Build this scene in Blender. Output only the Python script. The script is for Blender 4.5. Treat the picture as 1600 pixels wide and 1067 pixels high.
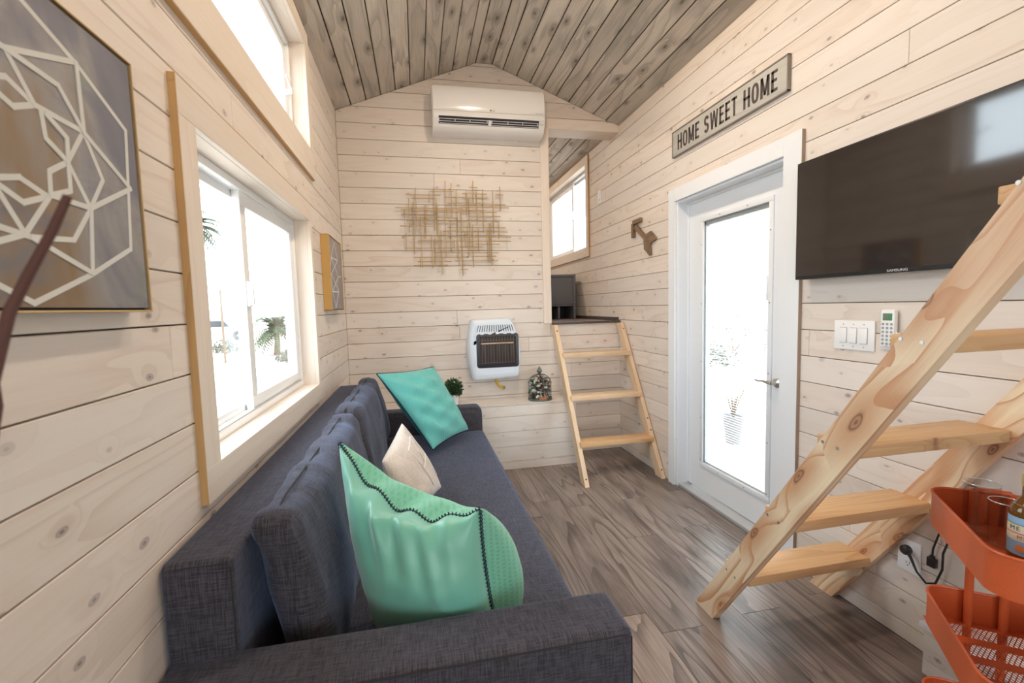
import bpy, bmesh, math, random
from mathutils import Matrix, Vector, noise
random.seed(7)
PI = math.pi
sc = bpy.context.scene
COL = sc.collection
for o in list(bpy.data.objects): bpy.data.objects.remove(o)

# ------------------------------------------------------------------ camera, world, light, exposure
W, D = 2.42, 3.867            # inner width, back wall
CAM = Vector((0.573197, -0.076839, 1.367585))
ya, pi_, ro = 0.203843783, -0.0774766703, -0.0267334080
F = Vector((math.sin(ya)*math.cos(pi_), math.cos(ya)*math.cos(pi_), math.sin(pi_)))
r0 = Vector((math.cos(ya), -math.sin(ya), 0)); u0 = r0.cross(F)
r1 = r0*math.cos(ro)+u0*math.sin(ro); u1 = -r0*math.sin(ro)+u0*math.cos(ro)
cd = bpy.data.cameras.new('camera'); cam = bpy.data.objects.new('camera', cd); COL.objects.link(cam)
cam.matrix_world = Matrix(((r1.x, u1.x, -F.x, CAM.x), (r1.y, u1.y, -F.y, CAM.y), (r1.z, u1.z, -F.z, CAM.z), (0, 0, 0, 1)))
cd.sensor_width = 36; cd.lens = 709.461195/1600*36; cd.clip_start = 0.02; cd.clip_end = 300
cd.dof.use_dof = True; cd.dof.focus_distance = 2.3; cd.dof.aperture_fstop = 4.5
sc.camera = cam

SKY = 4.6; LAMP = 12.0
wd = bpy.data.worlds.new('sky'); sc.world = wd; wd.use_nodes = True
bg = wd.node_tree.nodes['Background']; bg.inputs[0].default_value = (0.84, 0.92, 1.0, 1); bg.inputs[1].default_value = SKY
vs = sc.view_settings
vs.view_transform = 'Standard'; vs.look = 'None'; vs.gamma = 1.0; vs.use_curve_mapping = False
vs.exposure = 0.82
sc.cycles.max_bounces = 10; sc.cycles.diffuse_bounces = 7; sc.cycles.glossy_bounces = 4
sc.cycles.transmission_bounces = 8; sc.cycles.transparent_max_bounces = 24
sc.cycles.caustics_reflective = False; sc.cycles.caustics_refractive = False
sc.cycles.sample_clamp_indirect = 6.0
sc.cycles.use_denoising = True

def area(name, loc, d, sx, sy, power, col, portal=False):
    l = bpy.data.lights.new(name, 'AREA'); l.shape = 'RECTANGLE'; l.size = sx; l.size_y = sy; l.energy = power; l.color = col
    o = bpy.data.objects.new(name, l); COL.objects.link(o); o.location = loc
    o.rotation_euler = Vector(d).to_track_quat('-Z', 'Y').to_euler()
    if portal: l.cycles.is_portal = True
    return o
# portals: they only guide sampling of the sky through the real openings
area('window_portal', (-.13, 1.965, 1.41), (1, 0, 0), .93, 1.35, 1, (1, 1, 1), True)
area('window_portal', (-.13, 1.75, 2.58), (1, 0, 0), .6, 2.0, 1, (1, 1, 1), True)
area('window_portal', (W+.14, 2.43, 1.07), (-1, 0, 0), 1.7, .6, 1, (1, 1, 1), True)
area('window_portal', (W+.14, 5.45, 2.41), (-1, 0, 0), .88, 1.6, 1, (1, 1, 1), True)
area('window_portal', (-.13, -1.6, 1.5), (1, 0, 0), 1.0, 1.3, 1, (1, 1, 1), True)
area('window_portal', (1.2, -3.14, 1.35), (0, 1, 0), 1.7, 1.7, 1, (1, 1, 1), True)

# ------------------------------------------------------------------ helpers
def WM(o):
    M = o.matrix_basis.copy(); p = o.parent
    while p is not None:
        M = p.matrix_basis @ M; p = p.parent
    return M
def tag(o, label=None, cat=None, group=None, kind=None):
    if label: o['label'] = label
    if cat: o['category'] = cat
    if group: o['group'] = group
    if kind: o['kind'] = kind
    return o
def empty(name, loc, label=None, cat=None, group=None, kind=None, parent=None):
    o = bpy.data.objects.new(name, None); COL.objects.link(o); o.empty_display_size = .05
    o.location = loc
    if parent is not None: o.parent = parent; o.matrix_basis = WM(parent).inverted() @ Matrix.Translation(loc)
    return tag(o, label, cat, group, kind)
def link_mesh(name, me, mat, parent, M):
    if mat is not None and not me.materials: me.materials.append(mat)
    o = bpy.data.objects.new(name, me); COL.objects.link(o)
    if parent is not None:
        o.parent = parent; o.matrix_basis = WM(parent).inverted() @ M
    else: o.matrix_basis = M
    return o

class MB:
    def __init__(s): s.bm = bmesh.new()
    def merge(s, b2, M=None):
        if M is not None: b2.transform(M)
        me = bpy.data.meshes.new('t'); b2.to_mesh(me); b2.free(); s.bm.from_mesh(me); bpy.data.meshes.remove(me); return s
    def box(s, x0, x1, y0, y1, z0, z1, bev=0, seg=2, M=None):
        b = bmesh.new(); bmesh.ops.create_cube(b, size=1)
        for v in b.verts: v.co = Vector(((x0+x1)/2+v.co.x*(x1-x0), (y0+y1)/2+v.co.y*(y1-y0), (z0+z1)/2+v.co.z*(z1-z0)))
        if bev: bmesh.ops.bevel(b, geom=b.edges[:], offset=bev, segments=seg, affect='EDGES', profile=.5)
        return s.merge(b, M)
    def grid(s, rows, closed_u=False, closed_v=False):
        b = bmesh.new(); vs_ = [[b.verts.new(p) for p in r] for r in rows]
        n, m = len(vs_), len(vs_[0])
        for i in range(n if closed_v else n-1):
            for j in range(m if closed_u else m-1):
                a = vs_[i][j]; c = vs_[i][(j+1) % m]; d = vs_[(i+1) % n][(j+1) % m]; e = vs_[(i+1) % n][j]
                try: b.faces.new((a, c, d, e))
                except ValueError: pass
        return s.merge(b)
    def face(s, pts):
        b = bmesh.new(); b.faces.new([b.verts.new(p) for p in pts]); return s.merge(b)
    def tube(s, pts, r, n=8, closed=False, caps=True):
        pts = [Vector(p) for p in pts]; N = len(pts); rr = r if isinstance(r, (list, tuple)) else [r]*N
        rows = []; prev = None
        for i, p in enumerate(pts):
            if closed: t = pts[(i+1) % N]-pts[i-1]
            else: t = pts[min(i+1, N-1)]-pts[max(i-1, 0)]
            t.normalize()
            if prev is None:
                a = Vector((0, 0, 1)) if abs(t.z) < .9 else Vector((1, 0, 0)); nx = t.cross(a).normalized()
            else:
                nx = prev-t*prev.dot(t)
                nx = nx.normalized() if nx.length > 1e-6 else t.orthogonal().normalized()
            prev = nx; ny = t.cross(nx)
            rows.append([p+(nx*math.cos(2*PI*k/n)+ny*math.sin(2*PI*k/n))*rr[i] for k in range(n)])
        s.grid(rows, closed_u=True, closed_v=closed)
        if caps and not closed: s.face(rows[0][::-1]); s.face(rows[-1])
        return s
    def lathe(s, prof, c, n=24, caps=True, axis='z'):
        c = Vector(c); rows = []
        for r, z in prof:
            rows.append([c+(Vector((r*math.cos(2*PI*k/n), r*math.sin(2*PI*k/n), z)) if axis == 'z' else
                            Vector((r*math.cos(2*PI*k/n), z, r*math.sin(2*PI*k/n))) if axis == 'y' else
                            Vector((z, r*math.cos(2*PI*k/n), r*math.sin(2*PI*k/n)))) for k in range(n)])
        s.grid(rows, closed_u=True)
        if caps:
            if prof[0][0] > 1e-5: s.face(rows[0][::-1])
            if prof[-1][0] > 1e-5: s.face(rows[-1])
        return s
    def prism(s, pts, nv, bev=0.0):
        """planar convex polygon pts extruded by nv, front edge chamfered"""
        b = bmesh.new(); P = [Vector(p) for p in pts]; nv = Vector(nv); n = len(P); nn = nv.normalized()
        area_n = Vector((0, 0, 0))
        for i in range(n): area_n += P[i].cross(P[(i+1) % n])
        if area_n.dot(nn) < 0: P = P[::-1]
        rings = [P]
        if bev > 0:
            rings.append([p+nv-nn*bev for p in P])
            ins = []
            for i in range(n):
                e1 = (P[i]-P[i-1]).normalized(); e2 = (P[(i+1) % n]-P[i]).normalized()
                n1 = nn.cross(e1); n2 = nn.cross(e2); d = 1+n1.dot(n2)
                ins.append(P[i]+nv+(n1+n2)*bev/max(d, .3))
            rings.append(ins)
        else: rings.append([p+nv for p in P])
        vv = [[b.verts.new(p) for p in r] for r in rings]
        b.faces.new(vv[0][::-1]); b.faces.new(vv[-1])
        for k in range(len(vv)-1):
            for i in range(n): b.faces.new((vv[k][i], vv[k][(i+1) % n], vv[k+1][(i+1) % n], vv[k+1][i]))
        return s.merge(b)
    def build(s, name, mat, parent=None, M=None, smooth=35, world=False):
        """verts are world coordinates; M (or the bbox centre) becomes the object's frame"""
        bm = s.bm
        if not bm.verts: bm.free(); return None
        if M is None:
            xs = [v.co for v in bm.verts]
            c = Vector([(min(p[i] for p in xs)+max(p[i] for p in xs))/2 for i in range(3)])
            M = Matrix.Translation(c)
        bm.transform(M.inverted())
        bmesh.ops.recalc_face_normals(bm, faces=bm.faces[:])
        me = bpy.data.meshes.new(name); bm.to_mesh(me); bm.free()
        if smooth:
            me.shade_smooth(); me.set_sharp_from_angle(angle=math.radians(smooth))
        return link_mesh(name, me, mat, parent, M)

def frame(origin, X, Z):
    X = Vector(X).normalized(); Z = Vector(Z); Z = (Z-X*Z.dot(X)).normalized(); Y = Z.cross(X)
    return Matrix(((X.x, Y.x, Z.x, origin[0]), (X.y, Y.y, Z.y, origin[1]), (X.z, Y.z, Z.z, origin[2]), (0, 0, 0, 1)))
def plank(name, mat, parent, pts, nv, X, bev=.0015):
    P = [Vector(p) for p in pts]; c = Vector((0, 0, 0))
    for p in P: c += p/len(P)
    return MB().prism(P, nv, bev).build(name, mat, parent, frame(c, X, nv), smooth=0)
def bx(name, mat, parent, x0, x1, y0, y1, z0, z1, bev=0, seg=2, X=None, smooth=35):
    M = None
    if X is not None:
        z = (0, 0, 1) if abs(Vector(X).z) < .5 else (1, 0, 0)
        M = frame(((x0+x1)/2, (y0+y1)/2, (z0+z1)/2), X, z)
    return MB().box(x0, x1, y0, y1, z0, z1, bev, seg).build(name, mat, parent, M, smooth)

# ------------------------------------------------------------------ materials
class N:
    def __init__(s, name):
        s.m = bpy.data.materials.new(name); s.m.use_nodes = True; s.nt = s.m.node_tree
        s.b = s.nt.nodes['Principled BSDF']; s.out = s.nt.nodes['Material Output']
    def n(s, t, **kw):
        nd = s.nt.nodes.new(t)
        for k, v in kw.items():
            if k.startswith('i_'):
                key = k[2:]; key = int(key) if key.isdigit() else key.replace('_', ' ')
                s.put(nd.inputs[key], v)
            else: setattr(nd, k, v)
        return nd
    def put(s, sock, v):
        if isinstance(v, bpy.types.NodeSocket): s.nt.links.new(v, sock)
        else: sock.default_value = v
    def math(s, op, a, b=0.0, c=0.0, clamp=False):
        nd = s.nt.nodes.new('ShaderNodeMath'); nd.operation = op; nd.use_clamp = clamp
        s.put(nd.inputs[0], a); s.put(nd.inputs[1], b); s.put(nd.inputs[2], c); return nd.outputs[0]
    def vmul(s, a, v):
        nd = s.nt.nodes.new('ShaderNodeVectorMath'); nd.operation = 'MULTIPLY'; s.put(nd.inputs[0], a); s.put(nd.inputs[1], v); return nd.outputs[0]
    def vadd(s, a, v):
        nd = s.nt.nodes.new('ShaderNodeVectorMath'); nd.operation = 'ADD'; s.put(nd.inputs[0], a); s.put(nd.inputs[1], v); return nd.outputs[0]
    def mix(s, f, a, b, mode='MIX'):
        nd = s.nt.nodes.new('ShaderNodeMix'); nd.data_type = 'RGBA'; nd.blend_type = mode
        s.put(nd.inputs[0], f); s.put(nd.inputs[6], a); s.put(nd.inputs[7], b); return nd.outputs[2]
    def noise(s, vec, scale, detail=3, rough=.5, dist=0.0, dim='3D'):
        nd = s.nt.nodes.new('ShaderNodeTexNoise'); nd.noise_dimensions = dim
        s.put(nd.inputs['Vector'], vec); nd.inputs['Scale'].default_value = scale; nd.inputs['Detail'].default_value = detail
        nd.inputs['Roughness'].default_value = rough; nd.inputs['Distortion'].default_value = dist; return nd.outputs[0]
    def smooth(s, v, a, b, c=0.0, d=1.0):
        nd = s.nt.nodes.new('ShaderNodeMapRange'); nd.interpolation_type = 'SMOOTHSTEP'
        s.put(nd.inputs[0], v); nd.inputs[1].default_value = a; nd.inputs[2].default_value = b
        nd.inputs[3].default_value = c; nd.inputs[4].default_value = d; return nd.outputs[0]
    def ramp(s, v, stops):
        nd = s.nt.nodes.new('ShaderNodeValToRGB'); cr = nd.color_ramp
        while len(cr.elements) < len(stops): cr.elements.new(.5)
        for e, (p, c) in zip(cr.elements, stops): e.position = p; e.color = (*c, 1)
        s.put(nd.inputs[0], v); return nd.outputs[0]
    def obj(s): return s.n('ShaderNodeTexCoord').outputs['Object']
    def rand(s): return s.n('ShaderNodeObjectInfo').outputs['Random']
    def bump(s, h, strength=.3, dist=.002):
        nd = s.n('ShaderNodeBump'); nd.inputs['Strength'].default_value = strength; nd.inputs['Distance'].default_value = dist
        s.put(nd.inputs['Height'], h); s.nt.links.new(nd.outputs[0], s.b.inputs['Normal'])
    def set(s, col=None, rough=None, metal=None, spec=None, **kw):
        if col is not None: s.put(s.b.inputs['Base Color'], col if isinstance(col, bpy.types.NodeSocket) else (*col, 1))
        if rough is not None: s.put(s.b.inputs['Roughness'], rough)
        if metal is not None: s.b.inputs['Metallic'].default_value = metal
        if spec is not None: s.b.inputs['Specular IOR Level'].default_value = spec
        for k, v in kw.items(): s.put(s.b.inputs[k.replace('_', ' ')], v)
        return s.m

def plain(name, col, rough=.5, metal=0.0, bump=0, bscale=300, **kw):
    m = N(name); m.set(col, rough, metal, **kw)
    if bump: m.bump(m.noise(m.obj(), bscale, 2), bump, .001)
    return m.m

def wood(name, light, dark, streak, knot, rings=0.5, ringfreq=7.0, gx=1.0, gy=9.0, knots=.3, kx=4.0, ky=7.5, kr=.05, rough=.6, var=.08, fine=.15, patch=None, ringw=.5, halo=.35, bump=.15, tint=None):
    m = N(name); rnd = m.rand()
    off = m.n('ShaderNodeCombineXYZ'); m.put(off.inputs[0], m.math('MULTIPLY', rnd, 53.1)); m.put(off.inputs[1], m.math('MULTIPLY', rnd, 31.7)); m.put(off.inputs[2], m.math('MULTIPLY', rnd, 17.3))
    co = m.vadd(m.obj(), off.outputs[0])
    # knots
    kc = m.vmul(co, (kx, ky, 0.0)); kc = m.vadd(kc, m.vmul(m.n('ShaderNodeTexNoise', i_Vector=co, i_Scale=9.0).outputs['Color'], (.12, .12, 0)))
    vo = m.n('ShaderNodeTexVoronoi', voronoi_dimensions='2D', i_Vector=kc, i_Scale=1.0); vo.inputs['Randomness'].default_value = .9
    sep = m.n('ShaderNodeSeparateColor', i_0=vo.outputs['Color'])
    gate = m.math('LESS_THAN', sep.outputs[0], knots)
    size = m.math('MULTIPLY_ADD', sep.outputs[1], .8, .5)
    dist = m.math('DIVIDE', vo.outputs['Distance'], size)
    kn = m.math('MULTIPLY', m.smooth(dist, kr*.6, kr*1.15, 1, 0), gate)
    ha = m.math('MULTIPLY', m.smooth(dist, kr*.8, kr*5.5, 1, 0), gate)
    # ring grain, bent round the knots
    g = m.vmul(co, (gx, gy, gy)); g = m.vadd(g, m.n('ShaderNodeCombineXYZ', i_1=m.math('MULTIPLY', ha, .55)).outputs[0])
    nz = m.noise(g, .8, 1.5, .4, .25)
    ring = m.math('FRACT', m.math('MULTIPLY', nz, ringfreq))
    ring = m.math('POWER', ring, 2.2)
    band = m.smooth(ring, ringw*.4, 1.0)
    lo = m.noise(m.vmul(co, (.7, 3.0, 3.0)), 1.4, 3, .55)
    col = m.mix(m.math('MULTIPLY', band, rings), (*light, 1), (*dark, 1))
    if streak: col = m.mix(m.smooth(lo, .42, .75, 0, .75), col, (*streak, 1))
    if patch:
        pz = m.noise(m.vmul(co, (1.3, 5, 5)), 1.1, 4, .6, .6); col = m.mix(m.smooth(pz, .48, .8, 0, .8), col, (*patch, 1))
    fn = m.noise(m.vmul(co, (5, 120, 120)), 1.0, 2, .6)
    col = m.mix(fine, col, m.n('ShaderNodeCombineColor', i_0=fn, i_1=fn, i_2=fn).outputs[0], 'OVERLAY')
    col = m.mix(m.math('MULTIPLY', ha, halo), col, (*dark, 1))
    kring = m.smooth(m.math('SINE', m.math('MULTIPLY', dist, 120)), -.4, 1, .5, 1.0)
    col = m.mix(m.math('MULTIPLY', kn, m.math('MULTIPLY', kring, .9)), col, (*knot, 1))
    if tint: col = m.mix(m.smooth(m.math('FRACT', m.math('MULTIPLY', rnd, 7.7)), 0, 1, 0, .55), col, (*tint, 1))
    hs = m.n('ShaderNodeHueSaturation', i_Value=m.math('MULTIPLY_ADD', m.math('FRACT', m.math('MULTIPLY', rnd, 13.3)), 2*var, 1-var), i_Color=col)
    m.set(hs.outputs[0], rough)
    if bump: m.bump(m.math('ADD', m.math('MULTIPLY', fn, .5), m.math('MULTIPLY', kn, -.6)), bump, .0012)
    return m.m

PINE = wood('whitewashed_pine', (.745, .675, .610), (.62, .52, .45), (.67, .585, .52), (.13, .105, .12), rings=.60, ringfreq=7, knots=.62, kx=4.8, ky=8.2, kr=.072, rough=.55, var=.04, fine=.14, tint=(.74, .70, .665), halo=.30)
TRIMW = wood('whitewashed_trim_pine', (.76, .68, .60), (.66, .55, .46), None, (.30, .20, .15), rings=.3, knots=.10, kx=2.5, ky=6, rough=.5, var=.03)
EDGE = wood('amber_edge_pine', (.58, .36, .15), (.42, .24, .09), None, (.2, .1, .05), rings=.5, knots=.1, rough=.5)
CEIL = wood('weathered_grey_ceiling_pine', (.60, .545, .475), (.28, .25, .215), (.44, .395, .34), (.06, .045, .035), rings=.6, ringfreq=6, knots=.46, kx=3.2, ky=8, kr=.075, rough=.6, var=.12, patch=(.30, .29, .26), halo=.8, fine=.25)
FLOOR = wood('grey_brown_vinyl_plank', (.29, .235, .21), (.07, .053, .048), (.165, .13, .115), (.05, .035, .03), rings=.75, ringfreq=11, gx=.8, gy=8, knots=.08, kx=1.5, ky=5, kr=.06, rough=.33, var=.22, fine=.6, patch=(.055, .042, .04), bump=.1)
FIR = wood('fresh_fir', (.76, .62, .43), (.50, .25, .12), (.60, .36, .22), (.20, .07, .03), rings=1.0, ringfreq=6, gx=.9, gy=11, knots=.85, kx=2.6, ky=7, kr=.10, rough=.5, var=.05, halo=.8, fine=.2)
FIRT = wood('orange_fir_tread', (.66, .43, .23), (.44, .24, .10), (.58, .35, .17), (.22, .09, .04), rings=.5, ringfreq=9, gx=1.0, gy=12, knots=.2, kx=3, ky=8, kr=.05, rough=.5, var=.10, fine=.2)
RAIL = wood('pale_pine_ladder', (.74, .56, .38), (.60, .40, .24), None, (.3, .17, .1), rings=.35, knots=.1, rough=.5, var=.06)
DARKP = plain('dark_board_gap', (.10, .075, .06), .9)
WHITE = plain('white_paint', (.79, .83, .88), .35)
VINYL = plain('white_vinyl', (.86, .88, .90), .3)
OUTW = plain('outer_siding', (.7, .7, .68), .8)
BLACKM = plain('black_metal', (.015, .015, .018), .35)
STEEL = plain('brushed_nickel', (.55, .53, .5), .3, 1.0)
SILVER = plain('aluminium_threshold', (.62, .64, .66), .4, .6)
SCREW = plain('zinc_screw', (.45, .45, .43), .4, .9)
DARKH = plain('screw_hole', (.02, .015, .01), .9)
GOLD = plain('brushed_gold_rod', (.42, .28, .115), .40, .5)
GOLDF = plain('gold_frame', (.62, .44, .22), .4, .4)

def glassmat(name, tint=(1, 1, 1), gloss=.09, rough=.0):
    m = N(name); nt = m.nt; nt.nodes.remove(m.b)
    tr = m.n('ShaderNodeBsdfTransparent', i_Color=(*tint, 1)); gl = m.n('ShaderNodeBsdfGlossy', i_Roughness=rough)
    fr = m.n('ShaderNodeLayerWeight', i_Blend=.5)
    f = m.math('MULTIPLY_ADD', m.math('POWER', fr.outputs['Facing'], 4.0), .55, gloss*.25, clamp=True)
    mx = m.n('ShaderNodeMixShader', i_0=f, i_1=tr.outputs[0], i_2=gl.outputs[0]); nt.links.new(mx.outputs[0], m.out.inputs[0]); return m.m
PANE = glassmat('window_glass', (.97, .985, .98), .06)
DRINK = glassmat('drinking_glass', (.96, .97, .97), .34, .02)

def fabric(name, base, hi, scale=900, rough=.95, bump=.5, big=.12):
    m = N(name); co = m.obj()
    a = m.noise(m.vmul(co, (scale, scale*.04, scale*.04)), 1, 2, .6); b = m.noise(m.vmul(co, (scale*.04, scale, scale*.04)), 1, 2, .6); c = m.noise(m.vmul(co, (scale*.04, scale*.04, scale)), 1, 2, .6)
    nn_ = m.n('ShaderNodeNewGeometry').outputs['Normal']; sx_ = m.n('ShaderNodeSeparateXYZ', i_0=nn_)
    ws = [m.math('SUBTRACT', 1.0, m.math('ABSOLUTE', sx_.outputs[k_])) for k_ in range(3)]
    w = m.math('DIVIDE', m.math('ADD', m.math('ADD', m.math('MULTIPLY', a, ws[0]), m.math('MULTIPLY', b, ws[1])), m.math('MULTIPLY', c, ws[2])), m.math('ADD', m.math('ADD', ws[0], ws[1]), ws[2]))
    col = m.mix(m.smooth(w, .40, .60), (*base, 1), (*hi, 1))
    lo = m.noise(co, 5, 3); col = m.mix(m.smooth(lo, .4, .7, 0, big), col, (*[x*.75 for x in base], 1))
    m.set(col, rough, spec=.15); m.b.inputs['Sheen Weight'].default_value = .32; m.b.inputs['Sheen Roughness'].default_value = .45; m.b.inputs['Sheen Tint'].default_value = (.45, .62, 1, 1)
    m.bump(w, bump, .0015); return m.m
SOFA = fabric('charcoal_linen', (.036, .034, .040), (.092, .088, .108), 560)
SEAMF = plain('dark_seam', (.03, .03, .036), .95)

# ------------------------------------------------------------------ room shell
WT = .12                       # wall thickness behind the boards
PITCH, ZOFF = .1274, .0697
Y0, Y1 = -3.0, 6.9
ZE, ZR = 2.96, 3.411
def roof(x): return min(ZR, ZE+.3956*x, ZE+.3956*(W-x))
# (y0, y1, z0, z1)
WIN1 = (1.307, 2.623, .961, 1.864)
WIN2 = (.75, 2.755, 2.291, 2.864)
WIN4 = (-2.25, -.95, .95, 2.0)
DOOR = (1.935, 2.915, 0.0, 2.08)
WIN3 = (4.66, 6.25, 1.975, 2.86)
WIN5 = (.35, 2.05, .5, 2.2)      # rear wall, (x0, x1, z0, z1)

def grow(h, e=.016): return (h[0]-e, h[1]+e, h[2]-e, h[3]+e)
def cells(u0, u1, v0, v1, holes):
    us = sorted({u0, u1, *[h[i] for h in holes for i in (0, 1)]}); vs_ = sorted({v0, v1, *[h[i] for h in holes for i in (2, 3)]})
    us = [u for u in us if u0 <= u <= u1]; vs_ = [v for v in vs_ if v0 <= v <= v1]; out = []
    for a, b in zip(us, us[1:]):
        for c, d in zip(vs_, vs_[1:]):
            m = ((a+b)/2, (c+d)/2)
            if not any(h[0] < m[0] < h[1] and h[2] < m[1] < h[3] for h in holes): out.append((a, b, c, d))
    return out
def shell(name, fn, cs, label=None):
    mb = MB()
    for c in cs: mb.box(*fn(c))
    o = mb.build(name, DARKP, None, smooth=0); o['kind'] = 'structure'; return o
BT = .018
wl = shell('wall_left', lambda c: (-WT, -BT, c[0], c[1], c[2], c[3]), cells(Y0-.1, Y1, -.02, ZE+.08, [grow(WIN1), grow(WIN2), grow(WIN4)]))
wr = shell('wall_right', lambda c: (W+BT, W+WT, c[0], c[1], c[2], c[3]), cells(Y0-.1, Y1, -.02, ZE+.08, [(DOOR[0]-.005, DOOR[1]+.005, -1, DOOR[3]+.002), grow(WIN3)]))

def clip(poly, a, b, c):       # keep a*x+b*y <= c
    out = []
    for i in range(len(poly)):
        p, q = poly[i], poly[(i+1) % len(poly)]; fp = a*p[0]+b*p[1]-c; fq = a*q[0]+b*q[1]-c
        if fp <= 1e-9: out.append(p)
        if (fp < -1e-9 and fq > 1e-9) or (fp > 1e-9 and fq < -1e-9):
            t = fp/(fp-fq); out.append((p[0]+t*(q[0]-p[0]), p[1]+t*(q[1]-p[1])))
    return out
GAP = .0034
def wall_boards(parent, u0, u1, v0, v1, holes, to3, nv, X, roofclip=False, mat=PINE, seg=(2.3, 3.66), fixed=None):
    k = math.floor((v0-ZOFF)/PITCH)
    while ZOFF+k*PITCH < v1:
        a, b = max(v0, ZOFF+k*PITCH), min(v1, ZOFF+(k+1)*PITCH); k += 1
        if b-a < .012: continue
        cuts = [u0]
        rr = random.Random(k*7+len(parent.name)*3+int(u0*100))
        u = u0+rr.uniform(.5, 2.6)
        while u < u1-.4: cuts.append(u); u += rr.uniform(*seg)
        cuts.append(u1)
        hs = [h for h in holes if h[2] < b-.004 and h[3] > a+.004]
        for h in hs:
            for e in (h[0], h[1]):
                cuts = [c for c in cuts if abs(c-e) > .15 or c in (u0, u1)]
                if u0 < e < u1: cuts.append(e)
        cuts = sorted(set(cuts))
        for c, d in zip(cuts, cuts[1:]):
            mid = (c+d)/2; spans = [(a, b)]
            for h in hs:
                if h[0] < mid < h[1]:
                    ns = []
                    for s0, s1 in spans:
                        if h[2] > s0: ns.append((s0, min(s1, h[2])))
                        if h[3] < s1: ns.append((max(s0, h[3]), s1))
                    spans = ns
            for s0, s1 in spans:
                if s1-s0 < .006 or d-c < .01: continue
                g = .0006
                poly = [(c+g, s0+GAP/2), (d-g, s0+GAP/2), (d-g, s1-GAP/2), (c+g, s1-GAP/2)]
                if roofclip:
                    poly = clip(poly, -.3956, 1, ZE-.003); poly = clip(poly, .3956, 1, ZE+.3956*W-.003); poly = clip(poly, 0, 1, ZR-.003)
                    if len(poly) < 3: continue
                plank('board', mat, parent, [to3(*p) for p in poly], nv, X)
wall_boards(wl, Y0, D, 0, ZE+.01, [WIN1, WIN2, WIN4], lambda u, v: (-BT, u, v), (BT, 0, 0), (0, 1, 0))
wall_boards(wr, Y0, Y1, 0, ZE+.01, [DOOR, WIN3], lambda u, v: (W+BT, u, v), (-BT, 0, 0), (0, 1, 0))

# back wall with the loft opening
OPEN = (1.745, W, 1.20, 2.906)
def backwall():
    mb = MB()
    for c in cells(0, W, -.02, 2.95, [OPEN]): mb.box(c[0], c[1], D+BT, D+.17, c[2], c[3])
    P = [(0, 2.95), (W, 2.95), (W, ZE), (W-1.139, ZR), (1.14, ZR), (0, ZE)]
    mb.prism([(x, D+BT, z) for x, z in P], (0, .17-BT, 0))
    o = mb.build('wall_back', DARKP, None, smooth=0); o['kind'] = 'structure'; return o
wb = backwall()
wall_boards(wb, .0, W, 0, ZR, [OPEN], lambda u, v: (u, D+BT, v), (0, -BT, 0), (1, 0, 0), roofclip=True, seg=(1.9, 3.0))
# loft far wall, loft left wall are bare boards
lf = shell('wall_loft', lambda c: (0, W, Y1, Y1+.1, 1.0, 3.5), [(0, 0, 0, 0)])
wall_boards(lf, 0, W, 1.2, ZR, [], lambda u, v: (u, Y1, v), (0, -BT, 0), (1, 0, 0), roofclip=True)
wall_boards(wl, D+.17, Y1, 1.2, ZE, [], lambda u, v: (-BT, u, v), (BT, 0, 0), (0, 1, 0))
# rear wall behind the camera
def rearwall():
    mb = MB()
    for c in cells(-.1, W+.1, -.02, 2.95, [grow(WIN5)]): mb.box(c[0], c[1], Y0-.12, Y0-BT, c[2], c[3])
    mb.prism([(x, Y0-BT, z) for x, z in [(0, 2.95), (W, 2.95), (W, ZE), (1.281, ZR), (1.14, ZR), (0, ZE)]], (0, -.1, 0))
    o = mb.build('wall_front', DARKP, None, smooth=0); o['kind'] = 'structure'; return o
wf = rearwall()
wall_boards(wf, 0, W, 0, ZR, [WIN5], lambda u, v: (u, Y0-BT, v), (0, BT, 0), (1, 0, 0), roofclip=True)

# ceiling
ce = MB()
n_l = Vector((-.3956, 0, 1)).normalized()
ce.prism([(-.1, Y0-.1, ZE-.04+.012), (1.14, Y0-.1, ZR+.012), (1.14, Y1, ZR+.012), (-.1, Y1, ZE-.04+.012)], (-.3956*.05, 0, .05))
ce.prism([(W+.1, Y0-.1, ZE-.04+.012), (1.281, Y0-.1, ZR+.012), (1.281, Y1, ZR+.012), (W+.1, Y1, ZE-.04+.012)], (.3956*.05, 0, .05))
ce.box(1.13, 1.291, Y0-.1, Y1, ZR+.012, ZR+.08)
ceil = ce.build('ceiling', DARKP, None, smooth=0); ceil['kind'] = 'structure'
def ceil_boards():
    lx = [0.009-.0, .126, .243, .359, .476, .595, .71, .827, .944, 1.061, 1.14]; lx = [-.02]+lx if False else lx; lx[0] = 0.0
    rx = [1.281, 1.374, 1.49, 1.607, 1.72, 1.839, 1.953, 2.068, 2.183, 2.302, W]
    strips = [(a, b) for a, b in zip(lx, lx[1:])]+[(1.14, 1.281)]+[(a, b) for a, b in zip(rx, rx[1:])]
    g = .0038
    for i, (a, b) in enumerate(strips):
        rr = random.Random(i*5+1); cuts = [Y0, rr.uniform(.2, 2.2), D+.17, Y1] if i % 3 else [Y0, D+.17, Y1]
        na = a+(g if a > .01 else -.0); nb = b-(g if b < W-.01 else 0)
        for c, d in zip(cuts, cuts[1:]):
            if b <= 1.14+1e-6: nv = Vector((.3956, 0, -1)).normalized()*.014
            elif a >= 1.281-1e-6: nv = Vector((-.3956, 0, -1)).normalized()*.014
            else: nv = Vector((0, 0, -.014))
            P = [Vector((na, c+.001, roof(na)))-nv, Vector((nb, c+.001, roof(nb)))-nv, Vector((nb, d-.001, roof(nb)))-nv, Vector((na, d-.001, roof(na)))-nv]
            plank('ceiling_board', CEIL, ceil, P, nv, (0, 1, 0), .002)
ceil_boards()

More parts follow.
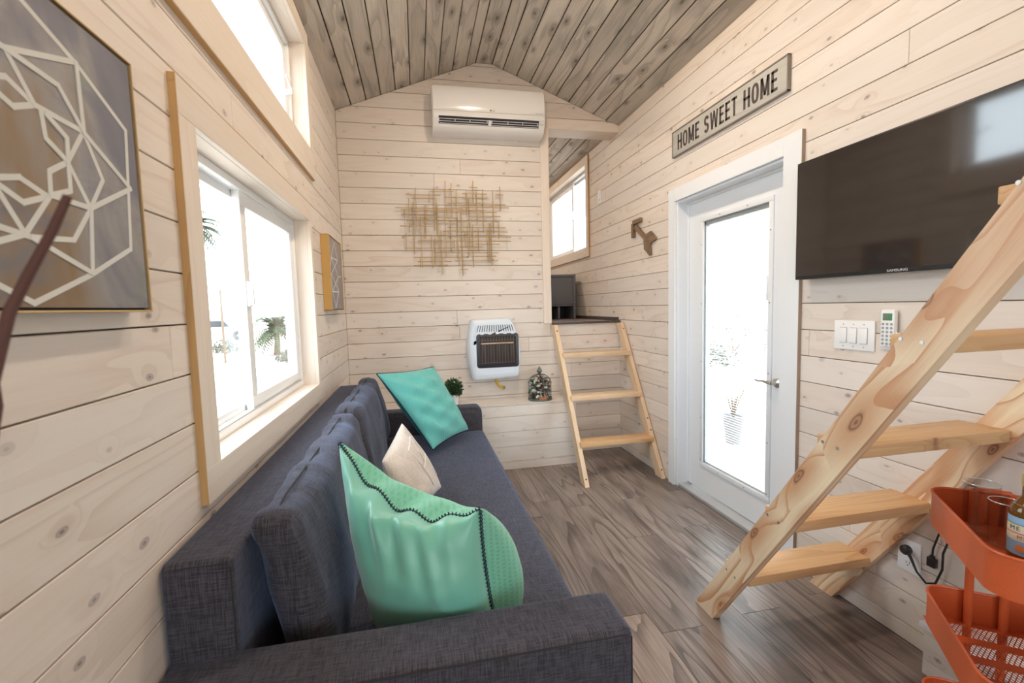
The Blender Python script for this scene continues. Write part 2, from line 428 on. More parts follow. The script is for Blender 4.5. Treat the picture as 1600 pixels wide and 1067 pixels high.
# floor
fl = MB().box(-.1, W+.1, Y0-.1, D+.1, -.06, -.008).build('floor', DARKP, None, smooth=0); fl['kind'] = 'structure'
butt = {1: 1.549, 2: 2.29, 3: 1.57, 4: 2.326, 5: 1.61, 0: 2.9, 6: 2.2}
for k in range(-6, 6):
    x0 = 1.313+.197*k; x1 = x0+.197; x0c, x1c = max(0, x0), min(W, x1)
    if x1c-x0c < .01: continue
    b0 = butt.get(k, 1.1+.37*((k*5) % 7)/2); ys = [b0]
    y = b0
    while y > Y0: y -= 1.22; ys.append(max(y, Y0))
    y = b0
    while y < D: y += 1.22; ys.append(min(y, D))
    ys = sorted(set(ys))
    for c, d in zip(ys, ys[1:]):
        plank('floor_plank', FLOOR, fl, [(x0c+.0006, c+.0006, -.008), (x1c-.0006, c+.0006, -.008), (x1c-.0006, d-.0006, -.008), (x0c+.0006, d-.0006, -.008)], (0, 0, .008), (0, 1, 0), .001)

# loft floor, nosing, loft baseboard
ls = MB().box(0, W, D+.001, Y1, 1.10, 1.195).build('floor', DARKP, None, smooth=0); ls['kind'] = 'structure'
for k in range(13):
    x0, x1 = k*.19, min(W, (k+1)*.19)
    plank('floor_plank', FLOOR, ls, [(x0+.0006, D+.012, 1.195), (x1-.0006, D+.012, 1.195), (x1-.0006, Y1, 1.195), (x0+.0006, Y1, 1.195)], (0, 0, .012), (0, 1, 0), .001)
DKW = plain('dark_stained_nosing', (.075, .06, .055), .45)
bx('stair_nosing', DKW, ls, 1.76, W-.002, D-.022, D+.012, 1.192, 1.212, .003)
bb = bx('baseboard_right', DKW, None, W-.014, W, D+.02, Y1-.02, 1.207, 1.24, .002); bb['kind'] = 'structure'

# post and header beam at the loft opening
t1 = bx('trim_1', TRIMW, None, 1.683, 1.757, D-.014, D+.16, 1.203, 2.908, .002, 1, X=(0, 0, 1)); t1['kind'] = 'structure'
t2 = MB()
t2.box(1.757, W, D-.010, D+.19, 2.903, 2.985, .002, 1)
t2 = t2.build('trim_2', TRIMW, None, frame((2.09, D, 2.94), (1, 0, 0), (0, -1, 0))); t2['kind'] = 'structure'

# ------------------------------------------------------------------ storage ledge under the heater
led = empty('storage_ledge', (.95, 3.71, 0), 'low whitewashed pine ledge box running below the heater wall', 'ledge')
LX, LY, LZ = 1.872, 3.571, .556
MB().box(0.002, LX-.016, LY+.016, D-.001, 0, LZ-.016).build('core', DARKP, led, smooth=0)
k = 0; zz = 0
zs = [0, .07, .197, .324, .452, LZ-.001]
for a, b in zip(zs, zs[1:]):
    for c, d in ((.002, 1.0), (1.0, LX)):
        plank('board', PINE, led, [(c+.0006, LY+.016, a+.0012), (d-.0006, LY+.016, a+.0012), (d-.0006, LY+.016, b-.0012), (c+.0006, LY+.016, b-.0012)], (0, -.016, 0), (1, 0, 0))
    plank('board', PINE, led, [(LX-.016, LY+.017, a+.0012), (LX-.016, D-.001, a+.0012), (LX-.016, D-.001, b-.0012), (LX-.016, LY+.017, b-.0012)], (.016, 0, 0), (0, 1, 0))
for c, d in ((LY-.001, LY+.14), (LY+.14, D-.001)):
    plank('top_board', PINE, led, [(.002, c+.001, LZ-.016), (LX, c+.001, LZ-.016), (LX, d-.001, LZ-.016), (.002, d-.001, LZ-.016)], (0, 0, .016), (1, 0, 0))

# wheel-well box against the right wall
wbx = empty('plank_box', (2.36, .2, 0), 'low whitewashed plank box against the right wall behind the orange cart', 'box')
BX, BY = 2.312, 1.145
MB().box(BX+.014, W-.001, -1.5, BY-.014, 0, .18).build('core', DARKP, wbx, smooth=0)
for a, b in ((0.001, .06), (.06, .178)):
    plank('board', PINE, wbx, [(BX+.014, -1.5, a+.001), (BX+.014, BY, a+.001), (BX+.014, BY, b-.001), (BX+.014, -1.5, b-.001)], (-.014, 0, 0), (0, 1, 0))
    plank('board', PINE, wbx, [(BX+.015, BY-.014, a+.001), (W-.001, BY-.014, a+.001), (W-.001, BY-.014, b-.001), (BX+.015, BY-.014, b-.001)], (0, .014, 0), (1, 0, 0))
plank('top_board', WHITE, wbx, [(BX-.012, -1.5, .18), (W-.001, -1.5, .18), (W-.001, BY+.008, .18), (BX-.012, BY+.008, .18)], (0, 0, .018), (0, 1, 0), .002)

# ------------------------------------------------------------------ windows
def window(n, side, h, casing, frame_x, split=None, sashside=1, sill=True, proud=.02, crank=False, caslab=None):
    """side: 'L' wall x=0 facing +x, 'R' wall x=W facing -x, 'F' front wall y=Y0"""
    if side == 'L': T = lambda a, u, v: (a, u, v)
    elif side == 'R': T = lambda a, u, v: (W-a, u, v)
    else: T = lambda a, u, v: (u, Y0+a, v)
    def B(name, mat, par, a0, a1, u0_, u1_, v0, v1, bev=.0015, longv=False, seg=1):
        p, q = T(a0, u0_, v0), T(a1, u1_, v1)
        X = (0, 0, 1) if longv else ((0, 1, 0) if side != 'F' else (1, 0, 0))
        return bx(name, mat, par, min(p[0], q[0]), max(p[0], q[0]), min(p[1], q[1]), max(p[1], q[1]), min(p[2], q[2]), max(p[2], q[2]), bev, seg, X=X)
    a, b, c, d = h
    root = empty('window_%d' % n, T(0, (a+b)/2, c), kind='structure')
    root['label'] = {1: 'wide white sliding window in the left wall above the sofa back', 2: 'high clerestory window with crank handle near the ceiling of the left wall',
                     3: 'sliding window in the right wall of the raised loft', 4: 'window in the left wall behind the viewpoint', 5: 'large window in the end wall behind the viewpoint'}[n]
    # plank reveals
    B('sill_board', TRIMW, root, -WT, 0, a, b, c-.014, c)
    B('reveal_board', TRIMW, root, -WT, 0, a, b, d, d+.014)
    B('reveal_board', TRIMW, root, -WT, 0, a-.014, a, c-.014, d+.014, longv=True)
    B('reveal_board', TRIMW, root, -WT, 0, b, b+.014, c-.014, d+.014, longv=True)
    cl, cr, cb, ct = casing
    B('casing_board', TRIMW, root, 0, proud, a-cl, b+cr, c-cb, c)
    B('casing_board', TRIMW, root, 0, proud, a-cl, b+cr, d, d+ct)
    B('casing_board', TRIMW, root, 0, proud, a-cl, a, c, d, longv=True)
    B('casing_board', TRIMW, root, 0, proud, b, b+cr, c, d, longv=True)
    e = .0012
    for (u0_, u1_, v0, v1, lv) in ((a-cl-e, a-cl+.0004, c-cb, d+ct, True), (b+cr-.0004, b+cr+e, c-cb, d+ct, True), (a-cl, b+cr, c-cb-e, c-cb+.0004, False), (a-cl, b+cr, d+ct-.0004, d+ct+e, False)):
        B('casing_edge', EDGE, root, 0, proud-.0015, u0_, u1_, v0, v1, 0, lv)
    # vinyl frame
    fx0, fx1 = -frame_x-.055, -frame_x+.012
    w_ = .028
    fr = MB()
    def fb(mb, a0, a1, u0_, u1_, v0, v1, bev=.003):
        p, q = T(a0, u0_, v0), T(a1, u1_, v1); mb.box(min(p[0], q[0]), max(p[0], q[0]), min(p[1], q[1]), max(p[1], q[1]), min(p[2], q[2]), max(p[2], q[2]), bev)
    fb(fr, fx0, fx1, a, b, c, c+w_); fb(fr, fx0, fx1, a, b, d-w_, d); fb(fr, fx0, fx1, a, a+w_, c+w_, d-w_); fb(fr, fx0, fx1, b-w_, b, c+w_, d-w_)
    fro = fr.build('frame', VINYL, root)
    def sash(u0_, u1_, x, sw=.05):
        s = MB(); c2, d2 = c+w_*.9, d-w_*.9
        fb(s, x-.028, x, u0_, u1_, c2, c2+sw); fb(s, x-.028, x, u0_, u1_, d2-sw, d2); fb(s, x-.028, x, u0_, u0_+sw, c2+sw, d2-sw); fb(s, x-.028, x, u1_-sw, u1_, c2+sw, d2-sw)
        so = s.build('sash', VINYL, root)
        g = MB(); fb(g, x-.017, x-.013, u0_+sw-.002, u1_-sw+.002, c2+sw-.002, d2-sw+.002, 0); g.build('glass_pane', PANE, so, smooth=0)
        return so
    if split:
        s1 = sash(a+w_*.9, split+.03, -frame_x-.026, .032)
        s2 = sash(split-.06, b-w_*.9, -frame_x+.004, .055)
        zc = (c+d)/2+.03
        hb = MB(); fb(hb, -frame_x+.004, -frame_x+.016, split-.055, split-.02, zc-.05, zc+.05, .005); fb(hb, -frame_x+.016, -frame_x+.032, split-.062, split-.048, zc-.045, zc+.045, .005)
        hb.build('latch', VINYL, s2)
        tr = MB(); fb(tr, -frame_x+.006, -frame_x+.010, a+w_, b-w_, c+w_-.002, c+w_+.006, .001); tr.build('track', SILVER, root)
    else:
        s1 = sash(a+w_*.9, b-w_*.9, -frame_x-.006, .045)
    if crank:
        zc = d-.30
        cm = MB(); p = [T(-frame_x+.012, b-.062, zc), T(-frame_x+.03, b-.07, zc-.004), T(-frame_x+.04, b-.12, zc-.002), T(-frame_x+.034, b-.20, zc+.03)]
        cm.tube(p, [.006, .006, .005, .004], 8); q = T(-frame_x+.004, b-.062, zc)
        cm.lathe([(.016, -.004), (.016, .006), (.009, .012)], q, 16, axis='x'); cm.build('crank_handle', VINYL, root)
        cl_ = MB(); fb(cl_, -frame_x+.010, -frame_x+.03, b-.05, b-.015, c+.02, c+.09, .008); cl_.build('lock_lever', VINYL, root)
    return root
w1 = window(1, 'L', WIN1, (.087, .045, .093, .095), .075, split=1.92, proud=.02)
w2 = window(2, 'L', WIN2, (.09, .09, .155, .09), .075, proud=.02, crank=True)
w3 = window(3, 'R', WIN3, (.075, .075, .092, .09), .075, split=5.35, proud=.018)
w4 = window(4, 'L', WIN4, (.09, .09, .09, .09), .075, split=-1.6)
w5 = window(5, 'F', WIN5, (.09, .09, .09, .09), .075, split=1.2)

# ------------------------------------------------------------------ door
dr = empty('door_1', (W, 2.43, 0), kind='structure'); dr['label'] = 'white full-lite exterior door with white casing in the right wall'
a, b, c, d = DOOR
CW, PR = .082, .020
def dbx(name, mat, par, x0, x1, y0, y1, z0, z1, bev=.0015, seg=1): return bx(name, mat, par, x0, x1, y0, y1, z0, z1, bev, seg)
dbx('casing_board', WHITE, dr, W-PR, W, a-.115, a-.004, 0.001, 2.172)
dbx('casing_board', WHITE, dr, W-PR, W, b+.004, b+.082, 0.001, 2.172)
dbx('casing_board', WHITE, dr, W-PR, W, a-.004, b+.004, d+.0, 2.172)
dbx('casing_edge', plain('raw_board_edge', (.36, .27, .21), .6), dr, W-PR+.0015, W, a-.1168, a-.1148, 0.001, 2.172, 0)
dbx('jamb', WHITE, dr, W, W+WT, a-.004, a+.012, 0, d)
dbx('jamb', WHITE, dr, W, W+WT, b-.012, b+.004, 0, d)
dbx('jamb', WHITE, dr, W, W+WT, a+.012, b-.012, d-.014, d)
SX = W+.088
dbx('door_stop', WHITE, dr, SX-.014, SX+.0, b-.026, b-.012, 0.03, d-.014)
dbx('door_stop', WHITE, dr, SX-.014, SX+.0, a+.012, b-.026, d-.030, d-.014)
dbx('threshold', SILVER, dr, W+.004, W+WT+.03, a-.002, b+.002, -.008, .022, .004, 2)
s0, s1, z0_, z1_ = a+.014, b-.014, .026, d-.018
g0, g1, h0, h1 = 2.132, 2.722, .232, 1.905
sl = MB()
for cc in cells(s0, s1, z0_, z1_, [(g0, g1, h0, h1)]): sl.box(SX, SX+.042, cc[0], cc[1], cc[2], cc[3])
slab = sl.build('door_slab', WHITE, dr, smooth=0)
lt = MB()
for (p, q, rr_, s_) in ((g0-.032, g1+.032, h0-.032, h0), (g0-.032, g1+.032, h1, h1+.032), (g0-.032, g0, h0, h1), (g1, g1+.032, h0, h1)):
    lt.box(SX-.010, SX+.001, p, q, rr_, s_, .003)
lite = lt.build('lite_frame', WHITE, slab)
lg = MB()
for (p, q, rr_, s_) in ((g0, g1, h0, h0+.012), (g0, g1, h1-.028, h1), (g0, g0+.012, h0, h1), (g1-.012, g1, h0, h1)): lg.box(SX+.004, SX+.036, p, q, rr_, s_, .001, 1)
lg.build('blind_surround', plain('pale_grey_spacer', (.55, .6, .62), .4), slab)
MB().box(SX+.004, SX+.007, g0, g1, h0, h1).build('glass_pane', PANE, slab, smooth=0)
MB().box(SX+.034, SX+.037, g0, g1, h0, h1).build('glass_pane', PANE, slab, smooth=0)
bs = MB(); z = h0+.02
while z < h1-.03: bs.box(SX+.017, SX+.024, g0+.014, g1-.014, z, z+.0012); z += .0165
bso = bs.build('blind_slats', plain('white_blind', (.75, .77, .8), .5), slab, smooth=0); bso['kind'] = 'stuff'
for (y, z) in [(g0-.016, zz_) for zz_ in (.25, .55, .95, 1.35, 1.75)]+[(g1+.016, zz_) for zz_ in (.25, .55, .95, 1.35, 1.75)]+[(2.3, h1+.016), (2.55, h1+.016), (2.3, h0-.016), (2.55, h0-.016)]:
    MB().lathe([(.0045, -.0025), (.003, -.0055)], (SX-.008, y, z), 10, axis='x').build('screw', SCREW, slab)
MB().box(SX-.012, SX-.004, g0-.001, g0+.012, 1.36, 1.50, .003).build('blind_slider', WHITE, slab)
hd = MB(); hy, hz = 2.062, .905
hd.lathe([(.026, 0), (.026, -.006), (.020, -.010), (.011, -.014), (.010, -.045)], (SX, hy, hz), 20, axis='x')
hp = [(SX-.045, hy-.006, hz+.001), (SX-.05, hy+.01, hz+.003), (SX-.048, hy+.05, hz+.006), (SX-.044, hy+.09, hz+.001), (SX-.046, hy+.115, hz+.004)]
hd.tube(hp, [.011, .0105, .007, .006, .005], 10)
hd.build('lever_handle', STEEL, slab)
MB().lathe([(.012, 0), (.012, -.004), (.002, -.006)], (SX, hy, hz+.0), 16, axis='x')

# ------------------------------------------------------------------ sofa
def rbox(x0, x1, y0, y1, z0, z1, r, seg=5, puff=0.0, nseed=0, div=0):
    b = bmesh.new(); bmesh.ops.create_cube(b, size=1)
    for v in b.verts: v.co = Vector(((x0+x1)/2+v.co.x*(x1-x0), (y0+y1)/2+v.co.y*(y1-y0), (z0+z1)/2+v.co.z*(z1-z0)))
    bmesh.ops.bevel(b, geom=b.edges[:], offset=r, segments=seg, affect='EDGES', profile=.5)
    if div:
        bmesh.ops.subdivide_edges(b, edges=[e for e in b.edges if e.calc_length() > .12], cuts=div, use_grid_fill=True)
        b.normal_update()
        c = Vector(((x0+x1)/2, (y0+y1)/2, (z0+z1)/2))
        for v in b.verts:
            n_ = noise.noise(v.co*3.1+Vector((nseed, 0, 0)))*.5+noise.noise(v.co*9+Vector((nseed, 4, 0)))*.2
            v.co += v.normal*n_*puff
    return b
sofa = empty('sofa', (.53, 2.2, 0), 'long charcoal linen sofa with low square arms along the left wall', 'sofa')
AX = 1.045; SY0, SY1 = .862, 3.535; AI0, AI1 = 1.028, 3.36; AZ = .60; SZ = .425
MB().merge(rbox(.145, 1.04, AI0+.001, AI1-.001, .27, SZ, .03, 5, .004, 2, 8)).build('seat_mattress', SOFA, sofa)
MB().merge(rbox(.004, .99, AI0, AI1, .07, .268, .012, 3)).build('base', SOFA, sofa)
MB().merge(rbox(.004, .148, AI0-.03, AI1, .272, .828, .016, 4, .003, 5, 6)).build('back_block', SOFA, sofa)
MB().merge(rbox(.004, AX, SY0, AI0, .05, AZ, .022, 5, .003, 7, 5)).build('arm', SOFA, sofa)
MB().merge(rbox(.004, AX-.01, AI1, SY1, .05, AZ+.0, .045, 6, .003, 9, 5)).build('arm', SOFA, sofa)
for (x, y) in ((.08, .93), (.95, .93), (.08, 3.45), (.95, 3.45)):
    MB().lathe([(.018, .0), (.026, .052)], (x, y, 0), 14).build('leg', BLACKM, sofa)
sm = lambda pts, r=.0022: MB().tube(pts, r, 6).build('seam', SEAMF, sofa)
sm([(.02, SY0+.004, AZ-.012), (.5, SY0+.002, AZ-.009), (AX-.02, SY0+.004, AZ-.012), (AX-.004, SY0+.02, AZ-.012)])
sm([(AX-.004, SY0+.004, .08), (AX-.006, SY0+.006, AZ-.02)])
sm([(.02, AI0-.028, .817), (.13, AI0-.028, .817), (.143, AI0-.026, .805), (.144, AI0-.026, .61)])
sm([(AX-.014, AI1+.01, .08), (AX-.014, AI1+.01, AZ-.05), (AX-.05, AI1+.012, AZ-.012), (.16, AI1+.012, AZ-.012)])

# soft rectangular cushions: mapped from four corners
def pillow(name, mat, parent, P00, P10, P11, P01, T0, T1=None, pinch=.08, flat=.42, flat1=None, N_=44, folds=None, bulge=(1, 1), wr=.004, seed=0, both=True, mat2=None, drift=None, names=('front_panel', 'back_panel'), edge_fn=None, boxy=0.0):
    P00, P10, P11, P01 = map(Vector, (P00, P10, P11, P01)); T1 = T0 if T1 is None else T1
    n = ((P10-P00)+(P11-P01)).cross((P01-P00)+(P11-P10)).normalized()
    def base(u, v):
        uu = u*(1-pinch*(1-v*v)*abs(u)); vv = v*(1-pinch*(1-u*u)*abs(v))
        a_, b_ = (uu+1)/2, (vv+1)/2
        p = P00*(1-a_)*(1-b_)+P10*a_*(1-b_)+P11*a_*b_+P01*(1-a_)*b_
        if edge_fn: p = p+edge_fn(u, v, n)
        return p
    out = []
    def side(sg, T):
        rows = []
        for i in range(N_+1):
            t = -1+2*i/N_; v = math.sin(t*PI/2)*.6+t*.4; row = []
            for j in range(N_+1):
                t2 = -1+2*j/N_; u = math.sin(t2*PI/2)*.6+t2*.4
                h = T*max(0, (1-u*u)*(1-v*v))**(flat if sg > 0 or flat1 is None else flat1)
                e = max(0, 1-max(abs(u), abs(v))**6)
                p = base(u, v)
                q = p*7+Vector((seed*3.1, sg*5, 0))
                w = (noise.noise(q)*.9+noise.noise(q*2.6)*.5)*wr*4*e
                if folds: w += folds(u, v, sg)*e
                if drift is not None and sg < 0: p = p+Vector(drift)*(max(0, (1-u*u)*(1-v*v))**.28)*max(0, (u+.6)/1.6)**1.5*(1-.8*((v+1)/2)**2.2)
                row.append(p+n*sg*(h+w))
            rows.append(row)
        return rows
    A = side(1, T0); B_ = side(-1, T1)
    rim = [base(-1+2*i/N_, -1) for i in range(N_)]+[base(1, -1+2*i/N_) for i in range(N_)]+[base(1-2*i/N_, 1) for i in range(N_)]+[base(-1, 1-2*i/N_) for i in range(N_)]
    if mat2 is None:
        mb = MB(); mb.grid(A); mb.grid([r_[::-1] for r_ in B_])
        bmesh.ops.remove_doubles(mb.bm, verts=mb.bm.verts[:], dist=1e-5)
        o = mb.build(name, mat, parent, smooth=80); return o, rim, base, n
    f = MB().grid(A); b2 = MB().grid(B_)
    return f, b2, rim, base, n

def back_cushion(name, y0, y1, label, seed, dx=0, dz=0):
    r = empty(name, (.25, (y0+y1)/2, SZ), label, 'cushion', 'loose back cushions of the sofa')
    L_, H_, T_ = (y1-y0)/2, .224, .058; zc = SZ+.012+H_
    b = bmesh.new(); bmesh.ops.create_cube(b, size=1)
    for v in b.verts: v.co = Vector((v.co.x*2*T_, v.co.y*2*L_, v.co.z*2*H_))
    bmesh.ops.bevel(b, geom=b.edges[:], offset=.046, segments=7, affect='EDGES', profile=.5)
    bmesh.ops.subdivide_edges(b, edges=[e for e in b.edges if e.calc_length() > .5], cuts=40, use_grid_fill=True)
    bmesh.ops.subdivide_edges(b, edges=[e for e in b.edges if e.calc_length() > .15], cuts=22, use_grid_fill=True)
    b.normal_update()
    def dfm(p, nrm=None):
        u, v = p.y/L_, p.z/H_; fx = p.x/T_
        q = p.copy(); k_ = max(0, 1-u*u)*max(0, 1-v*v)
        q.x += (1 if fx > 0 else -.25)*abs(fx)*(.030*k_**.6)
        q.y *= 1-.018*(1-v*v); q.z *= 1-.030*(1-abs(u)**3)*(1 if v > 0 else 0)
        # top corners droop and crease
        for s_ in (-1, 1):
            d_ = max(0, 1-abs(u-s_)*4.5)*max(0, v)
            q.z -= .020*d_*d_; q.x += .012*math.sin(9*fx+5*d_)*d_
        if nrm is not None:
            w = noise.noise(Vector((p.x*4, p.y*5, p.z*4+seed*3)))*.016+noise.noise(Vector((p.x*9, p.y*16, p.z*8+seed*3)))*.007
            for s_ in (-1, 1):
                d_ = max(0, 1-abs(u-s_)*1.3); w += .008*math.sin(26*(abs(u-s_)*L_+.45*(H_-p.z))+seed)*d_*max(0, .35+v)*.8
            q += nrm*w
        q.x += .236+dx-.165*q.z
        return Vector((q.x, q.y+(y0+y1)/2, q.z+zc+dz))
    nr = {v: v.normal.copy() for v in b.verts}
    for v in b.verts: v.co = dfm(v.co, nr[v])
    MB().merge(b).build('cover', SOFA, r, smooth=80)
    pth = []
    for a_, c_, n_ in ((Vector((0, -L_, -H_+.03)), Vector((0, -L_, H_-.03)), 10), (Vector((0, -L_+.03, H_)), Vector((0, L_-.03, H_)), 30), (Vector((0, L_, H_-.03)), Vector((0, L_, -H_+.03)), 10)):
        for k_ in range(n_+1): pth.append(dfm(a_.lerp(c_, k_/n_)))
    MB().tube(pth, .0026, 6).build('seam', SEAMF, r)
    return r
back_cushion('back_cushion', 1.075, 2.19, 'charcoal back cushion nearest the sofa arm in front, with a creased top corner', 1, .008)
back_cushion('back_cushion', 2.20, 3.33, 'charcoal back cushion at the far end, behind the teal quilted pillow', 4, .012, .012)

def quilt(name, base, hi, cell=60, line=.12, rows_=False):
    m = N(name); co = m.obj()
    w = m.n('ShaderNodeTexWave', wave_type='BANDS', bands_direction='X', i_Vector=co, i_Scale=cell/6.28, i_Distortion=2.0); w.inputs['Detail'].default_value = 1
    w2 = m.n('ShaderNodeTexWave', wave_type='BANDS', bands_direction='Z', i_Vector=co, i_Scale=cell/6.28*1.7, i_Distortion=2.5)
    h = m.math('MAXIMUM', w.outputs[1], m.math('MULTIPLY', w2.outputs[1], .8))
    col = m.mix(m.smooth(h, .1, .9), (*hi, 1), (*base, 1)); fn = m.noise(co, 160, 2); col = m.mix(.12, col, m.n('ShaderNodeCombineColor', i_0=fn, i_1=fn, i_2=fn).outputs[0], 'OVERLAY')
    m.set(col, .75, spec=.2); m.b.inputs['Sheen Weight'].default_value = .3; m.bump(h, .4, .002); return m.m
QTEAL = quilt('teal_quilted_cotton', (.13, .47, .44), (.11, .42, .39), 150)
QGRN = quilt('seafoam_quilted_cotton', (.18, .53, .38), (.14, .46, .32), 110)
def satin(name, c1, c2):
    m = N(name); fn = m.noise(m.obj(), 3, 2); m.set(m.mix(m.smooth(fn, .35, .65), (*c1, 1), (*c2, 1)), .38, spec=.5); m.b.inputs['Sheen Weight'].default_value = .4
    m.bump(m.noise(m.vmul(m.obj(), (30, 30, 6)), 1, 3), .25, .004); return m.m
SATIN = satin('seafoam_satin', (.16, .50, .40), (.19, .54, .42))
NAVY = plain('navy_yarn', (.012, .03, .055), .8)
CREAMF = fabric('cream_cotton', (.60, .53, .47), (.72, .66, .60), 500, bump=.2)

def stitches(name, pts, parent, r=.0055, wire=.0016, turn=.0095, inward=None, chain=True):
    """blanket stitch: a cord along the seam with loops round it"""
    pts = [Vector(p) for p in pts]; mb = MB(); mb.tube(pts, wire*1.3, 6)
    L = [0]
    for p, q in zip(pts, pts[1:]): L.append(L[-1]+(q-p).length)
    tot = L[-1]; n_ = int(tot/turn); k_ = 0; path = []
    def at(s):
        nonlocal k_
        while k_ < len(L)-2 and L[k_+1] < s: k_ += 1
        t = (s-L[k_])/max(1e-6, L[k_+1]-L[k_]); return pts[k_].lerp(pts[k_+1], t), (pts[k_+1]-pts[k_]).normalized()
    for i in range(n_*8):
        s = tot*i/(n_*8); p, t = at(s); a_ = t.orthogonal().normalized()
        ref = Vector((0, 0, 1)); x_ = t.cross(ref); x_ = x_.normalized() if x_.length > .1 else a_; y_ = t.cross(x_)
        ang = 2*PI*i/8; path.append(p+(x_*math.cos(ang)+y_*math.sin(ang))*r)
    mb.tube(path, wire, 5)
    return mb.build(name, NAVY, parent)

# near seafoam pillow
np_ = empty('throw_pillow', (.6, 1.2, SZ), 'large seafoam green pillow with dark blanket-stitched seam, nearest on the sofa', 'pillow', 'throw pillows on the sofa')
def nf(u, v, sg):
    w = 0
    if sg > 0:
        for (cu, k_, s_) in ((-.15, 17, .024), (.38, 21, .017), (-.6, 14, .015)):
            x_ = u-cu-.25*(1-v)*cu; w += s_*math.cos(k_*x_)*math.exp(-2.4*abs(x_))*max(0, (v+.5)/1.5)**1.4
    else:
        w += .006*math.sin(9*u+3*v)*math.exp(-abs(v-.3))
    return w
def nedge(u, v, n):
    # the top seam is drawn down in scallops, right seam bows
    d_ = Vector((0, 0, 0))
    if v > 0: d_ += Vector((-.012, -.03, -.085))*((1-u*u)*v**3)+Vector((0, 0, -1))*(.012*math.cos(u*13+1)*v**6*(1-abs(u)**4))
    return d_
NBL, NBR, NTR, NTL = (.42, 1.22, .455), (.752, 1.075, .47), (.716, 1.10, .828), (.318, 1.40, .958)
f_, b_, rim, base, nn = pillow('p', SATIN, None, NBL, NBR, NTR, NTL, .125, .165, pinch=.05, flat=.46, flat1=.34, drift=(.17, .03, -.02), N_=72, folds=nf, wr=.003, seed=3, mat2=QGRN, edge_fn=nedge)
f_.build('front_panel', SATIN, np_, smooth=80); b_.build('back_panel', QGRN, np_, smooth=80)
stitches('blanket_stitch', rim+[rim[0]], np_, .0062, .0017, .0105)

# far teal pillow
fp = empty('throw_pillow', (.6, 3.0, SZ), 'teal quilted pillow leaning against the far arm of the sofa', 'pillow', 'throw pillows on the sofa')
def tf(u, v, sg): return (.015*math.sin(11*(v+.6*u))*math.exp(-1.4*abs(u+.55))+.006*math.sin(17*v-4*u)*math.exp(-abs(u)))*(1 if sg > 0 else .4)
FBL, FBR, FTR, FTL = (.635, 2.80, .47), (.905, 3.19, .475), (.672, 3.24, .945), (.300, 2.95, .955)
f_, b_, rim, base, nn = pillow('p', QTEAL, None, FBL, FBR, FTR, FTL, .095, .095, pinch=.06, flat=.46, N_=56, folds=tf, wr=.003, seed=8, mat2=QTEAL)
f_.build('front_panel', QTEAL, fp, smooth=80); b_.build('back_panel', plain('teal_satin', (.03, .17, .18), .5), fp, smooth=80)
stitches('blanket_stitch', rim+[rim[0]], fp, .0048, .0015, .011)
for c_ in (FBR, FTL):
    pass

# white pillow between them
wp = empty('throw_pillow', (.55, 2.05, SZ), 'small cream pillow with faint white line pattern between the two green pillows', 'pillow', 'throw pillows on the sofa')
WBL, WBR, WTR, WTL = (.50, 1.80, .465), (.655, 2.17, .47), (.475, 2.22, .80), (.40, 1.90, .72)
f_, b_, rim, base, nn = pillow('p', CREAMF, None, WBL, WBR, WTR, WTL, .065, .065, pinch=.05, flat=.42, N_=40, wr=.003, seed=12, mat2=CREAMF)
f_.build('front_panel', CREAMF, wp, smooth=80); b_.build('back_panel', CREAMF, wp, smooth=80)
pl = MB()
def onp(u, v):
    h = .065*max(0, (1-u*u)*(1-v*v))**.42; return base(u, v)+nn*(h+.003)
for sgm in (((-.1, .6), (.5, .75)), ((.5, .75), (.7, .1)), ((.7, .1), (.1, -.1)), ((.1, -.1), (-.1, .6)), ((.3, .7), (.35, 0)), ((.7, .1), (.8, -.6)), ((.1, -.1), (.3, -.7)), ((.5, .75), (.25, .3))):
    (u0_, v0_), (u1_, v1_) = sgm; pl.tube([onp(u0_+(u1_-u0_)*t/8, v0_+(v1_-v0_)*t/8) for t in range(9)], .0028, 5)
pl.build('line_pattern', plain('white_print', (.82, .80, .78), .8), wp)

# ------------------------------------------------------------------ small ladder to the loft
RX0, RX1 = (1.75, 1.785), (2.378, 2.412)
lad = empty('step_ladder', (2.08, 3.3, 0), 'small pale pine ladder with three treads leading up to the raised loft', 'ladder')
YF = lambda z: 3.05+.602*z
for (xa, xb) in (RX0, RX1):
    pts = [(xa, YF(0), .0), (xa, YF(0)+.098, .0), (xa, YF(1.19)+.098, 1.19), (xa, YF(1.19), 1.19)]
    rl = plank('rail', RAIL, lad, pts, (xb-xa, 0, 0), (0, .602, 1), .002)
    for z in (.05, 1.14) if xa < 2 else (.06, .42, .335, 1.14):
        MB().lathe([(.0055, -.002), (.0055, .003)], ((xa+xb)/2, YF(z)-.001, z), 10, axis='y').build('screw_hole', DARKH, rl)
for z in (.254, .583, .913):
    y = YF(z+.02)-.022
    bx('tread', FIRT if z < .3 else RAIL, lad, 1.772, 2.392, y, y+.125, z, z+.040, .003, 2, X=(1, 0, 0))

